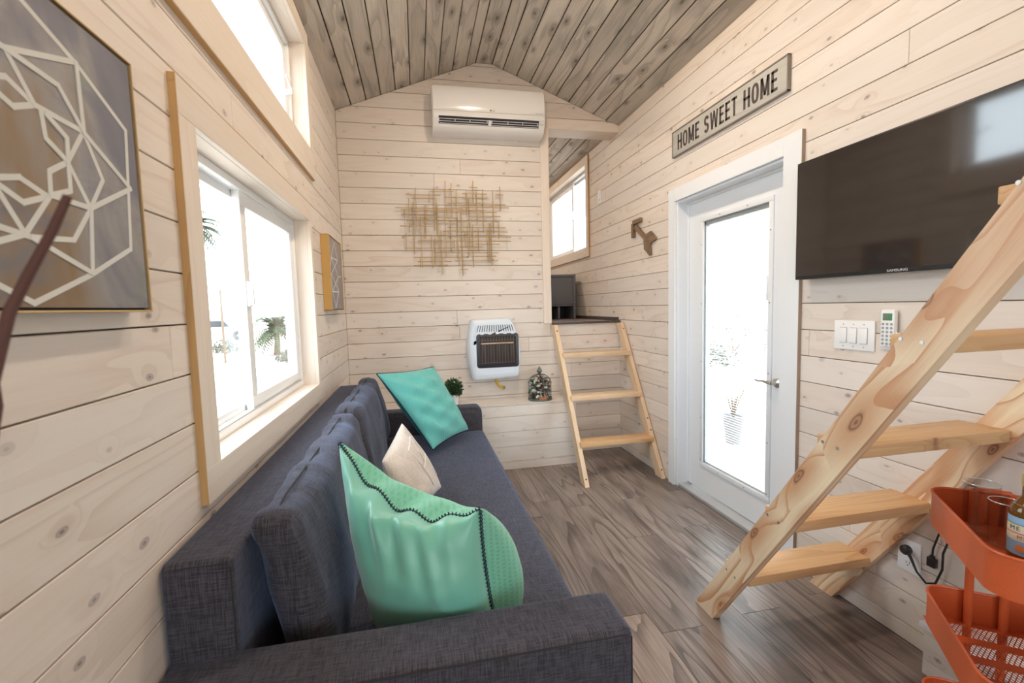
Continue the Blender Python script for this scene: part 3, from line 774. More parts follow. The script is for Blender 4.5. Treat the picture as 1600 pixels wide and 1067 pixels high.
# ------------------------------------------------------------------ near stairs
st = empty('loft_stairs', (2.09, 1.2, 0), 'open fir stairs with two heavy side boards rising past the wall screen', 'stairs')
SF = lambda z: 1.697-z/1.485
ZT = 2.14
for (xa, xb) in ((1.766, 1.804), (2.380, 2.418)):
    pts = [(xa, SF(0), 0), (xa, SF(0)-.120, 0), (xa, SF(ZT)-.120, ZT), (xa, SF(ZT), ZT)]
    s_ = plank('side_board', FIR, st, pts, (xb-xa, 0, 0) , (0, -1, 1.485), .004)
    if xa < 2:
        for k_ in range(5):
            zt = .262+.3285*k_; yc = 1.405-.2155*k_
            for (dy, dz) in ((.035, .006), (.085, .012)):
                MB().lathe([(.0048, -.0012), (.0048, .004), (.002, .0045)], (1.766, yc+dy, zt+dz), 12, axis='x').build('screw', SCREW, s_)
for k_ in range(6):
    zt = .243+.3285*k_; yn = 1.405-.2155*k_
    bx('tread', (FIRT, FIRT, FIRT, FIRT, FIRT, FIRT)[k_], st, 1.8042, 2.3798, yn, yn+.142, zt, zt+.038, .003, 2, X=(1, 0, 0))
# loft platform the stairs lean on (behind and above the viewpoint)
lo = bx('trim_3', TRIMW, None, 0.0, W, -1.6, SF(ZT)-.125, 2.15, 2.25, .002, 1, X=(1, 0, 0)); lo['kind'] = 'structure'

# ------------------------------------------------------------------ wall screen
tv = empty('television', (W, 1.2, 1.5), 'large black flat television on the right wall above the switches', 'television')
TY0, TY1, TZ0, TZ1 = .84, 1.792, 1.456, 1.997
bx('body', plain('tv_shell', (.012, .012, .014), .35), tv, 2.352, 2.385, TY0, TY1, TZ0, TZ1, .004)
bx('wall_mount', BLACKM, tv, 2.384, W-.001, 1.05, 1.55, 1.58, 1.85, .003)
scm = N('tv_screen'); scm.set((.010, .008, .009), .07, spec=1.0); scm.b.inputs['IOR'].default_value = 1.55
bx('screen', scm.m, tv, 2.3505, 2.353, TY0+.008, TY1-.008, TZ0+.016, TZ1-.008, 0)
def text(name, s, loc, size, mat, parent, X, Y, ext=.0005, sx=1.0, align='CENTER', off=0.0, spacing=1.0):
    cu = bpy.data.curves.new(name, 'FONT'); cu.body = s; cu.size = size; cu.extrude = ext; cu.align_x = align; cu.align_y = 'CENTER'; cu.offset = off; cu.space_character = spacing
    cu.materials.append(mat); o = bpy.data.objects.new(name, cu); COL.objects.link(o)
    X = Vector(X).normalized(); Y = Vector(Y).normalized(); Z = X.cross(Y)
    M = Matrix(((X.x*sx, Y.x, Z.x, loc[0]), (X.y*sx, Y.y, Z.y, loc[1]), (X.z*sx, Y.z, Z.z, loc[2]), (0, 0, 0, 1)))
    me = bpy.data.meshes.new_from_object(o); bpy.data.objects.remove(o); bpy.data.curves.remove(cu)
    return link_mesh(name, me, None, parent, M)
text('lettering', 'SAMSUNG', (2.3498, 1.316, TZ0+.0085), .013, plain('silver_print', (.7, .7, .72), .4), tv, (0, -1, 0), (0, 0, 1), .0003, 1.3)

# ------------------------------------------------------------------ HOME SWEET HOME sign
sg = empty('wall_sign', (W, 2.43, 2.47), 'long grey board sign reading HOME SWEET HOME above the door', 'sign')
GY0, GY1, GZ0, GZ1 = 1.912, 2.948, 2.388, 2.565
bx('sign_board', wood('pale_grey_sign_wood', (.50, .49, .45), (.38, .36, .33), (.44, .43, .40), (.2, .18, .16), rings=.5, knots=.02, rough=.7), sg, W-.016, W-.001, GY0+.004, GY1-.004, GZ0+.004, GZ1-.004, .001, X=(0, 1, 0))
sf = MB()
for (p, q, r_, s_) in ((GY0, GY1, GZ0, GZ0+.007), (GY0, GY1, GZ1-.007, GZ1), (GY0, GY0+.007, GZ0, GZ1), (GY1-.007, GY1, GZ0, GZ1)): sf.box(W-.021, W-.001, p, q, r_, s_, .001, 1)
sf.build('sign_frame', plain('grey_taupe_edge', (.26, .23, .20), .6), sg)
TXT = plain('charcoal_letter_print', (.075, .058, .055), .8)
def ribbon(mb, pts, w, closed=False):
    P = [Vector((a_, b_, 0)) for a_, b_ in pts]; n_ = len(P); Lf, Rt = [], []
    for k_ in range(n_):
        a_ = P[k_-1] if (closed or k_ > 0) else None; b_ = P[(k_+1) % n_] if (closed or k_ < n_-1) else None
        d1 = (P[k_]-a_).normalized() if a_ is not None else (b_-P[k_]).normalized(); d2 = (b_-P[k_]).normalized() if b_ is not None else d1
        n1 = Vector((-d1.y, d1.x, 0)); n2 = Vector((-d2.y, d2.x, 0)); m_ = (n1+n2)*(w/2/max(.35, 1+n1.dot(n2))); Lf.append(P[k_]+m_); Rt.append(P[k_]-m_)
    for k_ in range(n_ if closed else n_-1):
        q = (k_+1) % n_; mb.prism([Lf[k_], Lf[q], Rt[q], Rt[k_]], (0, 0, .0012))
def letter(ch, h, w):
    """condensed grotesque capital of height 1*h drawn in the xy plane, width w"""
    t = h*.155; mb = MB(); hw = w/2
    V = lambda x: mb.prism([(x-t/2, 0, 0), (x+t/2, 0, 0), (x+t/2, h, 0), (x-t/2, h, 0)], (0, 0, .0012))
    Hh = lambda y, x0, x1, tt=t*.9: mb.prism([(x0, y, 0), (x1, y, 0), (x1, y+tt, 0), (x0, y+tt, 0)], (0, 0, .0012))
    if ch == 'H': V(-hw+t/2); V(hw-t/2); Hh(h*.45, -hw, hw)
    elif ch == 'E': V(-hw+t/2); Hh(0, -hw, hw); Hh(h-t*.9, -hw, hw); Hh(h*.46, -hw, hw*.8)
    elif ch == 'T': V(0); Hh(h-t*.9, -hw, hw)
    elif ch == 'O':
        ribbon(mb, [((hw-t/2)*math.copysign(abs(math.cos(a_))**.75, math.cos(a_)), h/2+(h/2-t/2)*math.copysign(abs(math.sin(a_))**.75, math.sin(a_))) for a_ in [2*PI*k_/28 for k_ in range(28)]], t, True)
    elif ch == 'M': V(-hw+t/2); V(hw-t/2); ribbon(mb, [(-hw+t*.6, h), (0, h*.12)], t*.85); ribbon(mb, [(hw-t*.6, h), (0, h*.12)], t*.85)
    elif ch == 'W': ribbon(mb, [(-hw+t*.4, h), (-hw*.48, 0)], t*.9); ribbon(mb, [(-hw*.48, 0), (0, h)], t*.75); ribbon(mb, [(0, h), (hw*.48, 0)], t*.75); ribbon(mb, [(hw*.48, 0), (hw-t*.4, h)], t*.9)
    elif ch == 'S':
        r_ = hw-t/2; q = h/4-t/4; pts = []
        for k_ in range(11): a_ = math.radians(20+k_*25); pts.append((r_*math.cos(a_), h-t/2-q+q*math.sin(a_)))
        for k_ in range(10): a_ = math.radians(70-k_*25); pts.append((r_*math.cos(a_), t/2+q+q*math.sin(a_)))
        ribbon(mb, pts, t)
    return mb
LWD = {'H': .055, 'O': .057, 'M': .068, 'E': .045, 'S': .052, 'W': .082, 'T': .049}
tx = sum(LWD.get(c_, .030)+.0135 for c_ in 'HOME SWEET HOME'); sca = .912/tx; yy_ = 2.43+.912/2
for c_ in 'HOME SWEET HOME':
    w_ = LWD.get(c_, .030)*sca
    if c_ != ' ':
        mb = letter(c_, .104, w_); LMx = Matrix(((0, 0, -1, W-.0162), (-1, 0, 0, yy_-w_/2-.006), (0, 1, 0, 2.4235), (0, 0, 0, 1)))
        mb.bm.transform(LMx); mb.build('letter', TXT, sg, smooth=0)
    yy_ -= w_+.0135*sca

# ------------------------------------------------------------------ wooden arrow
ar = empty('wooden_arrow', (W, 3.38, 1.9), 'small dark wooden arrow hung on the right wall between loft window and door', 'ornament')
AW = wood('dark_slatted_wood', (.24, .155, .09), (.12, .07, .04), (.19, .12, .07), (.05, .03, .02), rings=.6, knots=.1, rough=.6, var=.15)
# arrow lies in the wall plane: tip up-left (y 3.56,z 2.03) to tail down-right (y 3.2,z 1.80)
A0 = Vector((W-.001, 3.52, 2.01)); A1 = Vector((W-.001, 3.265, 1.83)); dA = (A1-A0).normalized(); pA = Vector((0, dA.z, -dA.y))
def arb(name, p, q, w_, x0=.003, t=.018):
    p = Vector(p); q = Vector(q); d_ = (q-p).normalized(); s_ = Vector((0, d_.z, -d_.y))*w_/2
    return plank(name, AW, ar, [v-Vector((x0, 0, 0)) for v in (p-s_, p+s_, q+s_, q-s_)], (-t, 0, 0), d_, .001)
arb('shaft', A0, A1, .038)
tip = A0-dA*.028
arb('arrow_head', tip, tip+(Vector((0, -.11, .0))), .032, .003, .022) if False else None
arb('head_slat', tip+Vector((0, .012, .012)), tip+Vector((0, .012, -.105)), .036, .003, .024)
arb('head_slat', tip+Vector((0, .008, .020)), tip+Vector((0, -.125, .022)), .034, .003, .024)
for i in range(4):
    c0 = A1-dA*(.10-.030*i)
    arb('feather_slat', c0+pA*.018, c0+pA*.075+dA*.055, .024, .002, .020)
    arb('feather_slat', c0-pA*.018, c0-pA*.075+dA*.055, .024, .002, .020)

# ------------------------------------------------------------------ switches, remote, outlet
LINE = plain('switch_shadow_line', (.35, .37, .40), .6)
def plate(name, y0, y1, z0, z1, label, cat, gangs=0, slots='rocker'):
    r = empty(name, (W, (y0+y1)/2, (z0+z1)/2), label, cat)
    bx('face_plate', VINYL, r, W-.007, W-.0005, y0, y1, z0, z1, .003, 3)
    if gangs:
        w_ = (y1-y0)/gangs if gangs > 1 else (y1-y0)
        for i in range(gangs):
            yc = y0+(y1-y0)*(i+.5)/gangs if gangs == 1 else (y0+y1)/2+(i-(gangs-1)/2)*.047
            zc = (z0+z1)/2
            bx('rocker_frame', LINE, r, W-.0077, W-.006, yc-.0175, yc+.0175, zc-.034, zc+.034, 0)
            mb = MB(); M_ = Matrix.Translation((W-.0085, yc, zc)) @ Matrix.Rotation(math.radians(3.5 if (i < 2 or gangs == 1) else 0), 4, 'Y')
            mb.box(-.003, .003, -.0162, .0162, -.0325, .0325, .0012, 2, M=M_); mb.build('rocker', VINYL, r)
            for dz in (-.048, .048): MB().lathe([(.0028, -.0005), (.0028, .002)], (W-.0075, yc, zc+dz), 8, axis='x').build('screw', LINE, r)
    return r
plate('light_switch', 1.446, 1.632, 1.139, 1.266, 'white triple rocker light switch below the television', 'switch', 3)
plate('light_switch', 4.27, 4.345, 2.375, 2.505, 'small white single switch beside the loft window', 'switch', 1)
ot = plate('power_outlet', 1.238, 1.322, .288, .418, 'white double socket low on the right wall with a black plug in it', 'outlet', 0)
OY, OZ = 1.28, .353
for dz, used in ((.028, True), (-.028, False)):
    mb = MB(); mb.lathe([(.0165, 0), (.0165, -.003)], (W-.0065, OY, OZ+dz), 24, axis='x'); mb.build('socket_face', VINYL, ot)
    for (dy, hh) in ((-.006, .008), (.006, .0065)): bx('slot', BLACKM, ot, W-.0102, W-.0085, OY+dy-.001, OY+dy+.001, OZ+dz-.001, OZ+dz+hh, 0)
    MB().lathe([(.0025, 0), (.0025, .002)], (W-.0102, OY, OZ+dz-.008), 10, axis='x').build('slot', BLACKM, ot)
for dz in (0,): MB().lathe([(.0028, 0), (.0028, .002)], (W-.0075, OY, OZ), 8, axis='x').build('screw', LINE, ot)
# plug with cord, and a second hanging cord end
cord = empty('plugged_lead', (W-.03, 1.2, .35), 'black power cord plugged into the low wall socket and looping up', 'cable')
MB().lathe([(.017, -.0105), (.019, -.018), (.018, -.03), (.010, -.036)], (W, OY, OZ+.028), 20, axis='x').build('plug', BLACKM, cord)
MB().tube([(W-.026, OY-.008, OZ+.028), (W-.03, OY-.025, OZ+.010), (W-.026, OY-.045, OZ-.035), (W-.022, OY-.075, OZ-.062), (W-.02, OY-.105, OZ-.045), (W-.02, OY-.125, OZ+.02), (W-.02, OY-.125, OZ+.08), (W-.03, OY-.15, OZ+.15), (W-.03, OY-.22, OZ+.18), (W-.03, OY-.32, OZ+.10)], [.0075, .005]+[.0038]*8, 10).build('cord', BLACKM, cord)
cord2 = empty('loose_lead', (W-.02, 1.19, .42), 'thin black cord end with small connector hanging beside the socket', 'cable')
MB().tube([(W-.012, 1.195, .39), (W-.014, 1.192, .43), (W-.016, 1.178, .48), (W-.02, 1.165, .52), (W-.02, 1.13, .56)], .0035, 8).build('cord', BLACKM, cord2)
bx('connector', BLACKM, cord2, W-.022, W-.004, 1.180, 1.208, .36, .395, .003)
MB().box(W-.018, W-.008, 1.187, 1.201, .392, .405, .002).build('strain_relief', BLACKM, cord2)

rm = empty('remote_control', (W, 1.38, 1.16), 'white remote control in a wall cradle beside the triple switch', 'remote control')
bx('cradle', VINYL, rm, W-.018, W-.0005, 1.348, 1.414, 1.153, 1.225, .003)
bx('handset', VINYL, rm, W-.026, W-.006, 1.354, 1.408, 1.165, 1.314, .004, 3)
bx('display', plain('green_lcd', (.16, .24, .17), .2), rm, W-.0268, W-.0255, 1.362, 1.399, 1.272, 1.300, .0005)
bx('display_mark', plain('lcd_green', (.03, .30, .10), .3), rm, W-.0271, W-.0266, 1.363, 1.371, 1.273, 1.298, 0)
BTN = plain('grey_button', (.33, .37, .38), .5)
for i in range(6):
    for j in range(3):
        MB().lathe([(.0052, -.0262+.0262), (.0052, -.0015), (.004, -.002)], (W-.0258, 1.364+.0165*j, 1.257-.0155*i), 10, axis='x').build('button', BTN, rm)
text('lettering', 'LG', (W-.0265, 1.381, 1.170), .009, BTN, rm, (0, -1, 0), (0, 0, 1), .0002)

# ------------------------------------------------------------------ air conditioner
ac = empty('air_conditioner', (1.22, D, 2.96), 'white wall-mounted air conditioner high under the ceiling ridge', 'air conditioner')
ACW = plain('glossy_white_plastic', (.80, .80, .80), .16)
AX0, AX1 = .757, 1.683; yb = D-.001
prof = [(0, 3.135), (.150, 3.135), (.176, 3.126), (.188, 3.105), (.196, 3.04), (.199, 2.97), (.197, 2.925), (.186, 2.885), (.158, 2.828), (.135, 2.800), (.10, 2.788), (0, 2.787)]
def acx(f, x): return [Vector((x, yb-d_*f[0], 2.96+(z-2.96)*f[1])) for d_, z in prof]
mb = MB()
rows = [acx((.90, .93), AX0), acx((.97, .985), AX0+.003), acx((1, 1), AX0+.010), acx((1, 1), (AX0+AX1)/2), acx((1, 1), AX1-.010), acx((.97, .985), AX1-.003), acx((.90, .93), AX1)]
mb.grid(rows, closed_u=True); mb.face(rows[0]); mb.face(rows[-1][::-1])
mb.build('housing', ACW, ac, smooth=40)
mb = MB(); mb.box(AX0+.004, AX1-.004, yb-.2005, yb-.19, 2.9285, 2.9300)
mb.build('panel_seam', plain('ac_seam_grey', (.45, .45, .45), .5), ac, smooth=0)
# louvre area lies on the inclined lower face
p1 = Vector((0, yb-.186, 2.885)); p2 = Vector((0, yb-.158, 2.828)); dn = (p2-p1).normalized(); on = Vector((0, dn.z, -dn.y))
if on.y > 0: on = -on
LM = Matrix(((1, -dn.x, on.x, 0), (0, -dn.y, on.y, p1.y), (0, -dn.z, on.z, p1.z), (0, 0, 0, 1)))
def acb(name, mat, x0, x1, s0_, s1_, h0_, h1_, bev=.0): return MB().box(x0, x1, -s1_, -s0_, h0_, h1_, bev, 1, M=LM).build(name, mat, ac, smooth=0)
VX0, VX1 = AX0+.048, AX1-.055
acb('outlet', plain('dark_vent', (.02, .02, .03), .6), VX0, VX1, -.006, .054, -.002, .0012)
for s_ in (.012, .030): acb('louvre', ACW, VX0+.004, VX1-.004, s_, s_+.0035, .001, .005)
acb('louvre', ACW, VX0+.006, VX1-.006, .046, .0495, .001, .004)
for fx in (.0, .155, .30, .47, .52, .68, .83, .985):
    x_ = VX0+(VX1-VX0)*fx; acb('divider', ACW, x_, x_+.004, .012, .033, .001, .005)
acb('divider', ACW, VX0+(VX1-VX0)*.485, VX0+(VX1-VX0)*.515, .010, .052, .001, .007)
bx('display', plain('pale_display', (.62, .63, .64), .3), ac, AX1-.045, AX1-.018, yb-.1925, yb-.180, 2.86, 2.895, .001)
GL = plain('grey_print', (.22, .22, .22), .6)
text('lettering', 'LG', (1.245, yb-.2003, 2.944), .020, GL, ac, (1, 0, 0), (0, 0, 1), .0003)
MB().lathe([(.0075, 0), (.0075, -.0008)], (1.222, yb-.1995, 2.945), 16, axis='y').build('round_emblem', GL, ac)
text('lettering', 'Dual Inverter', (AX1-.055, yb-.2003, 2.941), .012, GL, ac, (1, 0, 0), (0, 0, 1), .0003)

# ------------------------------------------------------------------ gas heater
ht = empty('wall_heater', (1.205, D, 1.0), 'white gas wall heater with a dark barred burner window above the ledge', 'heater')
HW = plain('white_enamel', (.70, .78, .88), .25)
def rounded(cx, cz, pts_r, n=6):
    out = []
    P = [Vector((x, 0, z)) for x, z, r in pts_r]; m_ = len(P)
    for i in range(m_):
        p, a_, b_ = P[i], P[i-1], P[(i+1) % m_]; r = pts_r[i][2]
        d1 = (a_-p).normalized(); d2 = (b_-p).normalized(); q1 = p+d1*r; q2 = p+d2*r
        for k_ in range(n+1):
            t = k_/n; out.append((q1*(1-t)**2+p*2*t*(1-t)+q2*t*t))
    return out
HC = Vector((1.207, 0, 1.0))
shape = [(1.018, 1.262, .03), (1.352, 1.270, .03), (1.412, 1.16, .10), (1.440, 1.0, .12), (1.420, .752, .035), (1.012, .738, .035), (.975, .98, .12), (.990, 1.16, .10)]
base_ = rounded(0, 0, shape)
def ring_(y, sc_): return [Vector((HC.x+(p.x-HC.x)*sc_, y, HC.z+(p.z-HC.z)*sc_)) for p in base_]
ring_l = [ring_(D-.001, 1.0), ring_(D-.10, 1.0), ring_(D-.125, .99), ring_(D-.142, .96), ring_(D-.150, .90), ring_(D-.153, .80)]
mb = MB().grid(ring_l, closed_u=True); mb.face(ring_l[-1]); mb.face(ring_l[0][::-1]); mb.build('housing', HW, ht, smooth=50)
HY = D-.150
wz0, wz1, wx0, wx1 = .850, 1.140, 1.050, 1.414
def rr2(x0, x1, z0, z1, r, y): return [Vector((p.x, y, p.z)) for p in rounded(0, 0, [(x0, z0, r), (x1, z0, r), (x1, z1, r), (x0, z1, r)])]
o1 = rr2(wx0, wx1, wz0, wz1, .03, HY-.004); i1 = rr2(wx0+.026, wx1-.026, wz0+.028, wz1-.022, .016, HY-.012); i2 = rr2(wx0+.030, wx1-.030, wz0+.032, wz1-.026, .014, HY+.003)
o0 = rr2(wx0-.002, wx1+.002, wz0-.002, wz1+.002, .03, HY+.004)
MB().grid([o0, o1, i1, i2], closed_u=True).build('bezel', plain('dark_bezel', (.035, .035, .045), .35), ht, smooth=30)
mb = MB(); mb.face(rr2(wx0+.028, wx1-.028, wz0+.03, wz1-.024, .014, HY-.0035)); mb.build('burner_back', plain('burnt_steel', (.035, .025, .022), .35, .3), ht, smooth=0)
mb = MB(); mb.box(wx0+.04, wx1-.045, HY-.010, HY-.004, 1.052, 1.064, .001); mb.build('burner_tube', plain('warm_reflector', (.65, .42, .27), .3, .5), ht)
mb = MB()
for k_ in range(5): x_ = wx0+.05+.060*k_; mb.box(x_, x_+.036, HY-.008, HY-.004, .895, 1.045, .002)
mb.build('ceramic_plaque', plain('dark_ceramic', (.045, .03, .024), .5), ht)
GB = plain('dull_steel_wire', (.22, .20, .19), .45, .6)
for k_ in range(12):
    x_ = wx0+.048+k_*.0245
    MB().tube([(x_, HY-.012, wz1-.028), (x_, HY-.016, wz1-.05), (x_, HY-.016, wz0+.05), (x_, HY-.012, wz0+.036)], .0014, 6).build('guard_bar', GB, ht)
for z_ in (wz1-.055, wz0+.045): MB().tube([(wx0+.04, HY-.016, z_), (wx1-.04, HY-.016, z_)], .0012, 6).build('guard_bar', GB, ht)
for k_ in range(16):
    x_ = 1.058+k_*.0208; sk = (x_-1.21)*.10
    MB().prism([(x_-.0028, HY-.0042, 1.158), (x_+.0028, HY-.0042, 1.158), (x_+.0028-sk*1.0, HY-.0042, 1.213), (x_-.0028-sk*1.0, HY-.0042, 1.213)], (0, -.0012, 0)).build('vent_slot', BLACKM, ht, smooth=0)
for k_ in range(5): MB().lathe([(.018, 0), (.015, -.005)], (1.10+.066*k_, HY-.001, 1.143), 16, axis='y').build('vent_boss', HW, ht)
YP = plain('yellow_gas_pipe', (.62, .42, .03), .5)
MB().tube([(1.222, D-.06, .75), (1.225, D-.06, .72), (1.245, D-.06, .68), (1.275, D-.045, .655), (1.30, D-.012, .645)], .011, 12).build('gas_pipe', YP, ht)
MB().tube([(1.220, D-.06, .757), (1.222, D-.06, .735)], .008, 10).build('pipe_fitting', STEEL, ht)
MB().lathe([(.015, 0), (.015, -.006)], (1.30, D-.0005, .645), 16, axis='y').build('pipe_grommet', BLACKM, ht)

# ------------------------------------------------------------------ metal rod wall art
RH = [(2.375, 1.044, 1.117), (2.34, 0.711, 0.915), (2.308, 0.52, 0.803), (2.322, 0.987, 1.197), (2.323, 1.272, 1.34), (2.278, 0.566, 0.771), (2.29, 0.836, 1.205), (2.242, 0.861, 1.356), (2.2, 0.432, 0.989), (2.182, 0.476, 0.907), (2.214, 0.955, 1.387), (2.188, 0.98, 1.188), (2.17, 0.719, 1.276), (2.148, 0.48, 0.762), (2.14, 1.03, 1.311), (2.118, 0.567, 0.937), (2.098, 0.517, 0.887), (2.094, 0.87, 1.301), (2.05, 0.468, 0.75), (2.045, 0.854, 1.35), (2.009, 0.811, 1.37), (1.969, 0.474, 0.908), (1.965, 0.908, 1.398), (1.933, 0.604, 0.821), (1.926, 0.833, 1.393), (1.872, 0.497, 0.928), (1.882, 0.939, 1.148), (1.903, 1.087, 1.293), (1.832, 0.727, 1.288), (1.795, 0.564, 0.998), (1.801, 1.049, 1.259), (1.759, 0.597, 0.879), (1.764, 0.907, 1.277), (1.727, 0.563, 0.846), (1.693, 0.943, 1.016)]
RV = [(1.312, 2.193, 2.395), (1.248, 1.99, 2.35), (1.08, 2.235, 2.431), (1.022, 2.15, 2.351), (1.161, 2.002, 2.363), (1.108, 2.074, 2.35), (1.042, 2.057, 2.29), (0.896, 2.131, 2.408), (0.848, 2.147, 2.425), (0.751, 2.016, 2.377), (0.601, 2.003, 2.363), (0.542, 1.998, 2.279), (0.574, 1.823, 2.251), (0.938, 1.996, 2.355), (0.712, 2.249, 2.32), (0.505, 2.118, 2.192), (0.51, 1.852, 1.994), (0.634, 1.709, 2.128), (0.668, 1.995, 2.228), (0.685, 2.091, 2.228), (0.673, 1.953, 2.153), (0.77, 1.987, 2.27), (0.78, 1.712, 2.071), (0.718, 1.704, 1.987), (0.746, 1.742, 1.953), (0.8, 1.648, 2.019), (0.837, 1.792, 2.214), (0.88, 1.839, 2.097), (0.907, 1.877, 1.941), (0.936, 1.826, 2.132), (0.972, 1.641, 2.2), (0.942, 1.728, 1.869), (1.024, 1.8, 2.082), (1.002, 1.877, 2.018), (1.041, 1.852, 2.057), (1.065, 1.709, 2.07), (1.114, 1.843, 2.049), (1.19, 1.756, 2.032), (1.208, 1.747, 2.084), (1.224, 1.721, 2.084), (1.292, 1.947, 2.085), (0.618, 1.713, 1.793)]
wa = empty('metal_wall_art', (.92, D, 2.05), 'brass rod grid wall sculpture on the back wall', 'wall art')
rr = random.Random(3)
for i, (z, x0, x1) in enumerate(RH):
    y = D-(.030 if i % 3 else .046); MB().box(x0, x1, y-.003, y+.003, z-.0032, z+.0032, .0008, 1).build('rod', GOLD, wa)
for i, (x, z0, z1) in enumerate(RV):
    y = D-(.038 if i % 3 else .022); MB().box(x-.0031, x+.0031, y-.003, y+.003, z0, z1, .0006, 1).build('rod', GOLD, wa)
for (x, z) in ((.574, 2.20), (1.248, 2.14), (.80, 1.76), (1.19, 1.80)): MB().tube([(x, D-.001, z), (x, D-.04, z)], .003, 8).build('stand_off', GOLD, wa)

# ------------------------------------------------------------------ pictures on the left wall
def canvas_mat(name, cols, seed):
    m = N(name); co = m.vadd(m.obj(), (seed, seed*.7, 0))
    a_ = m.noise(co, 2.4, 4, .6, .6); b2 = m.noise(m.vmul(co, (1, 1.0, 3.2)), 3.5, 5, .65, .3); c_ = m.noise(co, 5, 3)
    col = m.ramp(a_, [(.30, cols[0]), (.46, cols[1]), (.55, cols[2]), (.70, cols[3])])
    col = m.mix(m.smooth(b2, .45, .70, 0, .75), col, (*cols[4], 1)); col = m.mix(m.smooth(c_, .58, .75, 0, .45), col, (*cols[5], 1))
    m.set(col, .7); m.bump(m.noise(m.obj(), 700, 2), .3, .0006); return m.m
LINEW = plain('white_painted_line', (.66, .67, .64), .7)
def picture(name, y0, y1, z0, z1, dep, mat, lines, lw, label, group, fmat, edgew=.008):
    r = empty(name, (0, (y0+y1)/2, (z0+z1)/2), label, 'picture', group)
    X_ = dep
    for (p, q, s_, t_) in ((y0, y1, z0, z0+edgew*.5), (y0, y1, z1-edgew*.5, z1), (y0, y0+edgew*.5, z0, z1), (y1-edgew*.5, y1, z0, z1)):
        bx('frame_bar', fmat, r, .001, X_, p, q, s_, t_, .0008, 1)
    bx('shadow_gap', plain('black_gap', (.02, .018, .018), .8), r, .003, X_-.012, y0+edgew*.5, y1-edgew*.5, z0+edgew*.5, z1-edgew*.5, 0)
    cx_ = X_-.003
    bx('canvas', mat, r, X_-.030, cx_, y0+edgew*1.1, y1-edgew*1.1, z0+edgew*1.1, z1-edgew*1.1, .0015)
    _k = 0
    for l in lines:
        mb = MB()
        for (a_, b_) in zip(l, l[1:]):
            p = Vector((cx_-.0003, a_[0], a_[1])); q = Vector((cx_-.0003, b_[0], b_[1])); d_ = (q-p).normalized(); s_ = Vector((0, -d_.z, d_.y))*lw/2; p -= d_*lw*.3; q += d_*lw*.3
            hh_ = .0006+.00017*(_k % 11); _k += 1; mb.prism([p-s_, p+s_, q+s_, q-s_], (hh_, 0, 0))
        mb.build('painted_line', LINEW, r, smooth=0)
    return r
LA = [[(0.732, 1.822), (0.833, 1.787), (0.956, 1.724), (0.939, 1.497), (0.824, 1.44), (0.699, 1.39), (0.64, 1.415)], [(0.681, 1.736), (0.694, 1.736), (0.833, 1.787)], [(0.694, 1.736), (0.787, 1.73), (0.836, 1.677)], [(0.833, 1.787), (0.836, 1.677)], [(0.675, 1.691), (0.692, 1.697), (0.737, 1.679), (0.699, 1.661), (0.672, 1.671)], [(0.694, 1.736), (0.737, 1.679)], [(0.737, 1.679), (0.836, 1.677), (0.954, 1.614)], [(0.747, 1.675), (0.751, 1.637), (0.793, 1.615), (0.795, 1.653), (0.756, 1.674)], [(0.793, 1.615), (0.836, 1.677), (0.875, 1.609), (0.836, 1.552), (0.793, 1.615)], [(0.793, 1.615), (0.752, 1.589), (0.75, 1.553), (0.792, 1.57), (0.793, 1.615)], [(0.75, 1.553), (0.836, 1.552), (0.954, 1.614)], [(0.657, 1.554), (0.696, 1.565), (0.745, 1.55), (0.699, 1.531), (0.657, 1.548)], [(0.656, 1.543), (0.696, 1.487), (0.748, 1.551)], [(0.649, 1.491), (0.706, 1.484), (0.789, 1.492), (0.836, 1.552)], [(0.647, 1.469), (0.696, 1.487)], [(0.706, 1.484), (0.824, 1.442), (0.836, 1.552)]]
SA = [[(3.035, 1.71), (3.277, 1.715)], [(3.277, 1.715), (3.017, 1.603)], [(3.035, 1.71), (3.277, 1.604)], [(2.892, 1.596), (3.017, 1.603)], [(3.277, 1.604), (3.376, 1.609)], [(3.017, 1.603), (3.261, 1.501)], [(3.277, 1.604), (3.02, 1.492)], [(3.02, 1.492), (3.253, 1.497)], [(3.02, 1.492), (3.114, 1.388), (3.253, 1.497)], [(2.89, 1.591), (3.02, 1.492)], [(3.035, 1.71), (3.181, 1.824), (3.277, 1.715)], [(2.904, 1.636), (3.035, 1.71)]]
def inb(l, y0, y1, z0, z1): return [(min(max(p[0], y0), y1), min(max(p[1], z0), z1)) for p in l]
LA2 = [[(2*.672-p[0], 3.225-p[1]) for p in l] for l in LA if max(q[0] for q in l) < .96]
LAa = [inb(l, .40, .972, 1.39, 1.85) for l in LA]+[inb(l, .40, .64, 1.39, 1.85) for l in LA2 if max(q[0] for q in l) < .66]
LAa += [[(.64, 1.415), (.52, 1.44), (.42, 1.50), (.41, 1.70), (.52, 1.79), (.70, 1.848)], [(.647, 1.469), (.55, 1.49), (.52, 1.44)], [(.649, 1.491), (.55, 1.56), (.656, 1.543)], [(.672, 1.671), (.58, 1.70), (.675, 1.691)], [(.681, 1.736), (.60, 1.78), (.52, 1.79)], [(.55, 1.56), (.42, 1.50)], [(.58, 1.70), (.41, 1.70)]]
picture('framed_canvas', .385, .990, 1.376, 1.864, .042, canvas_mat('grey_brown_abstract', [(.13, .13, .17), (.20, .20, .245), (.33, .32, .32), (.27, .175, .09), (.17, .18, .225), (.13, .22, .18)], 3.3), LAa, .0085,
        'large framed canvas with white geometric lines, nearest on the left wall', 'framed geometric canvases on the left wall', GOLDF, .007)
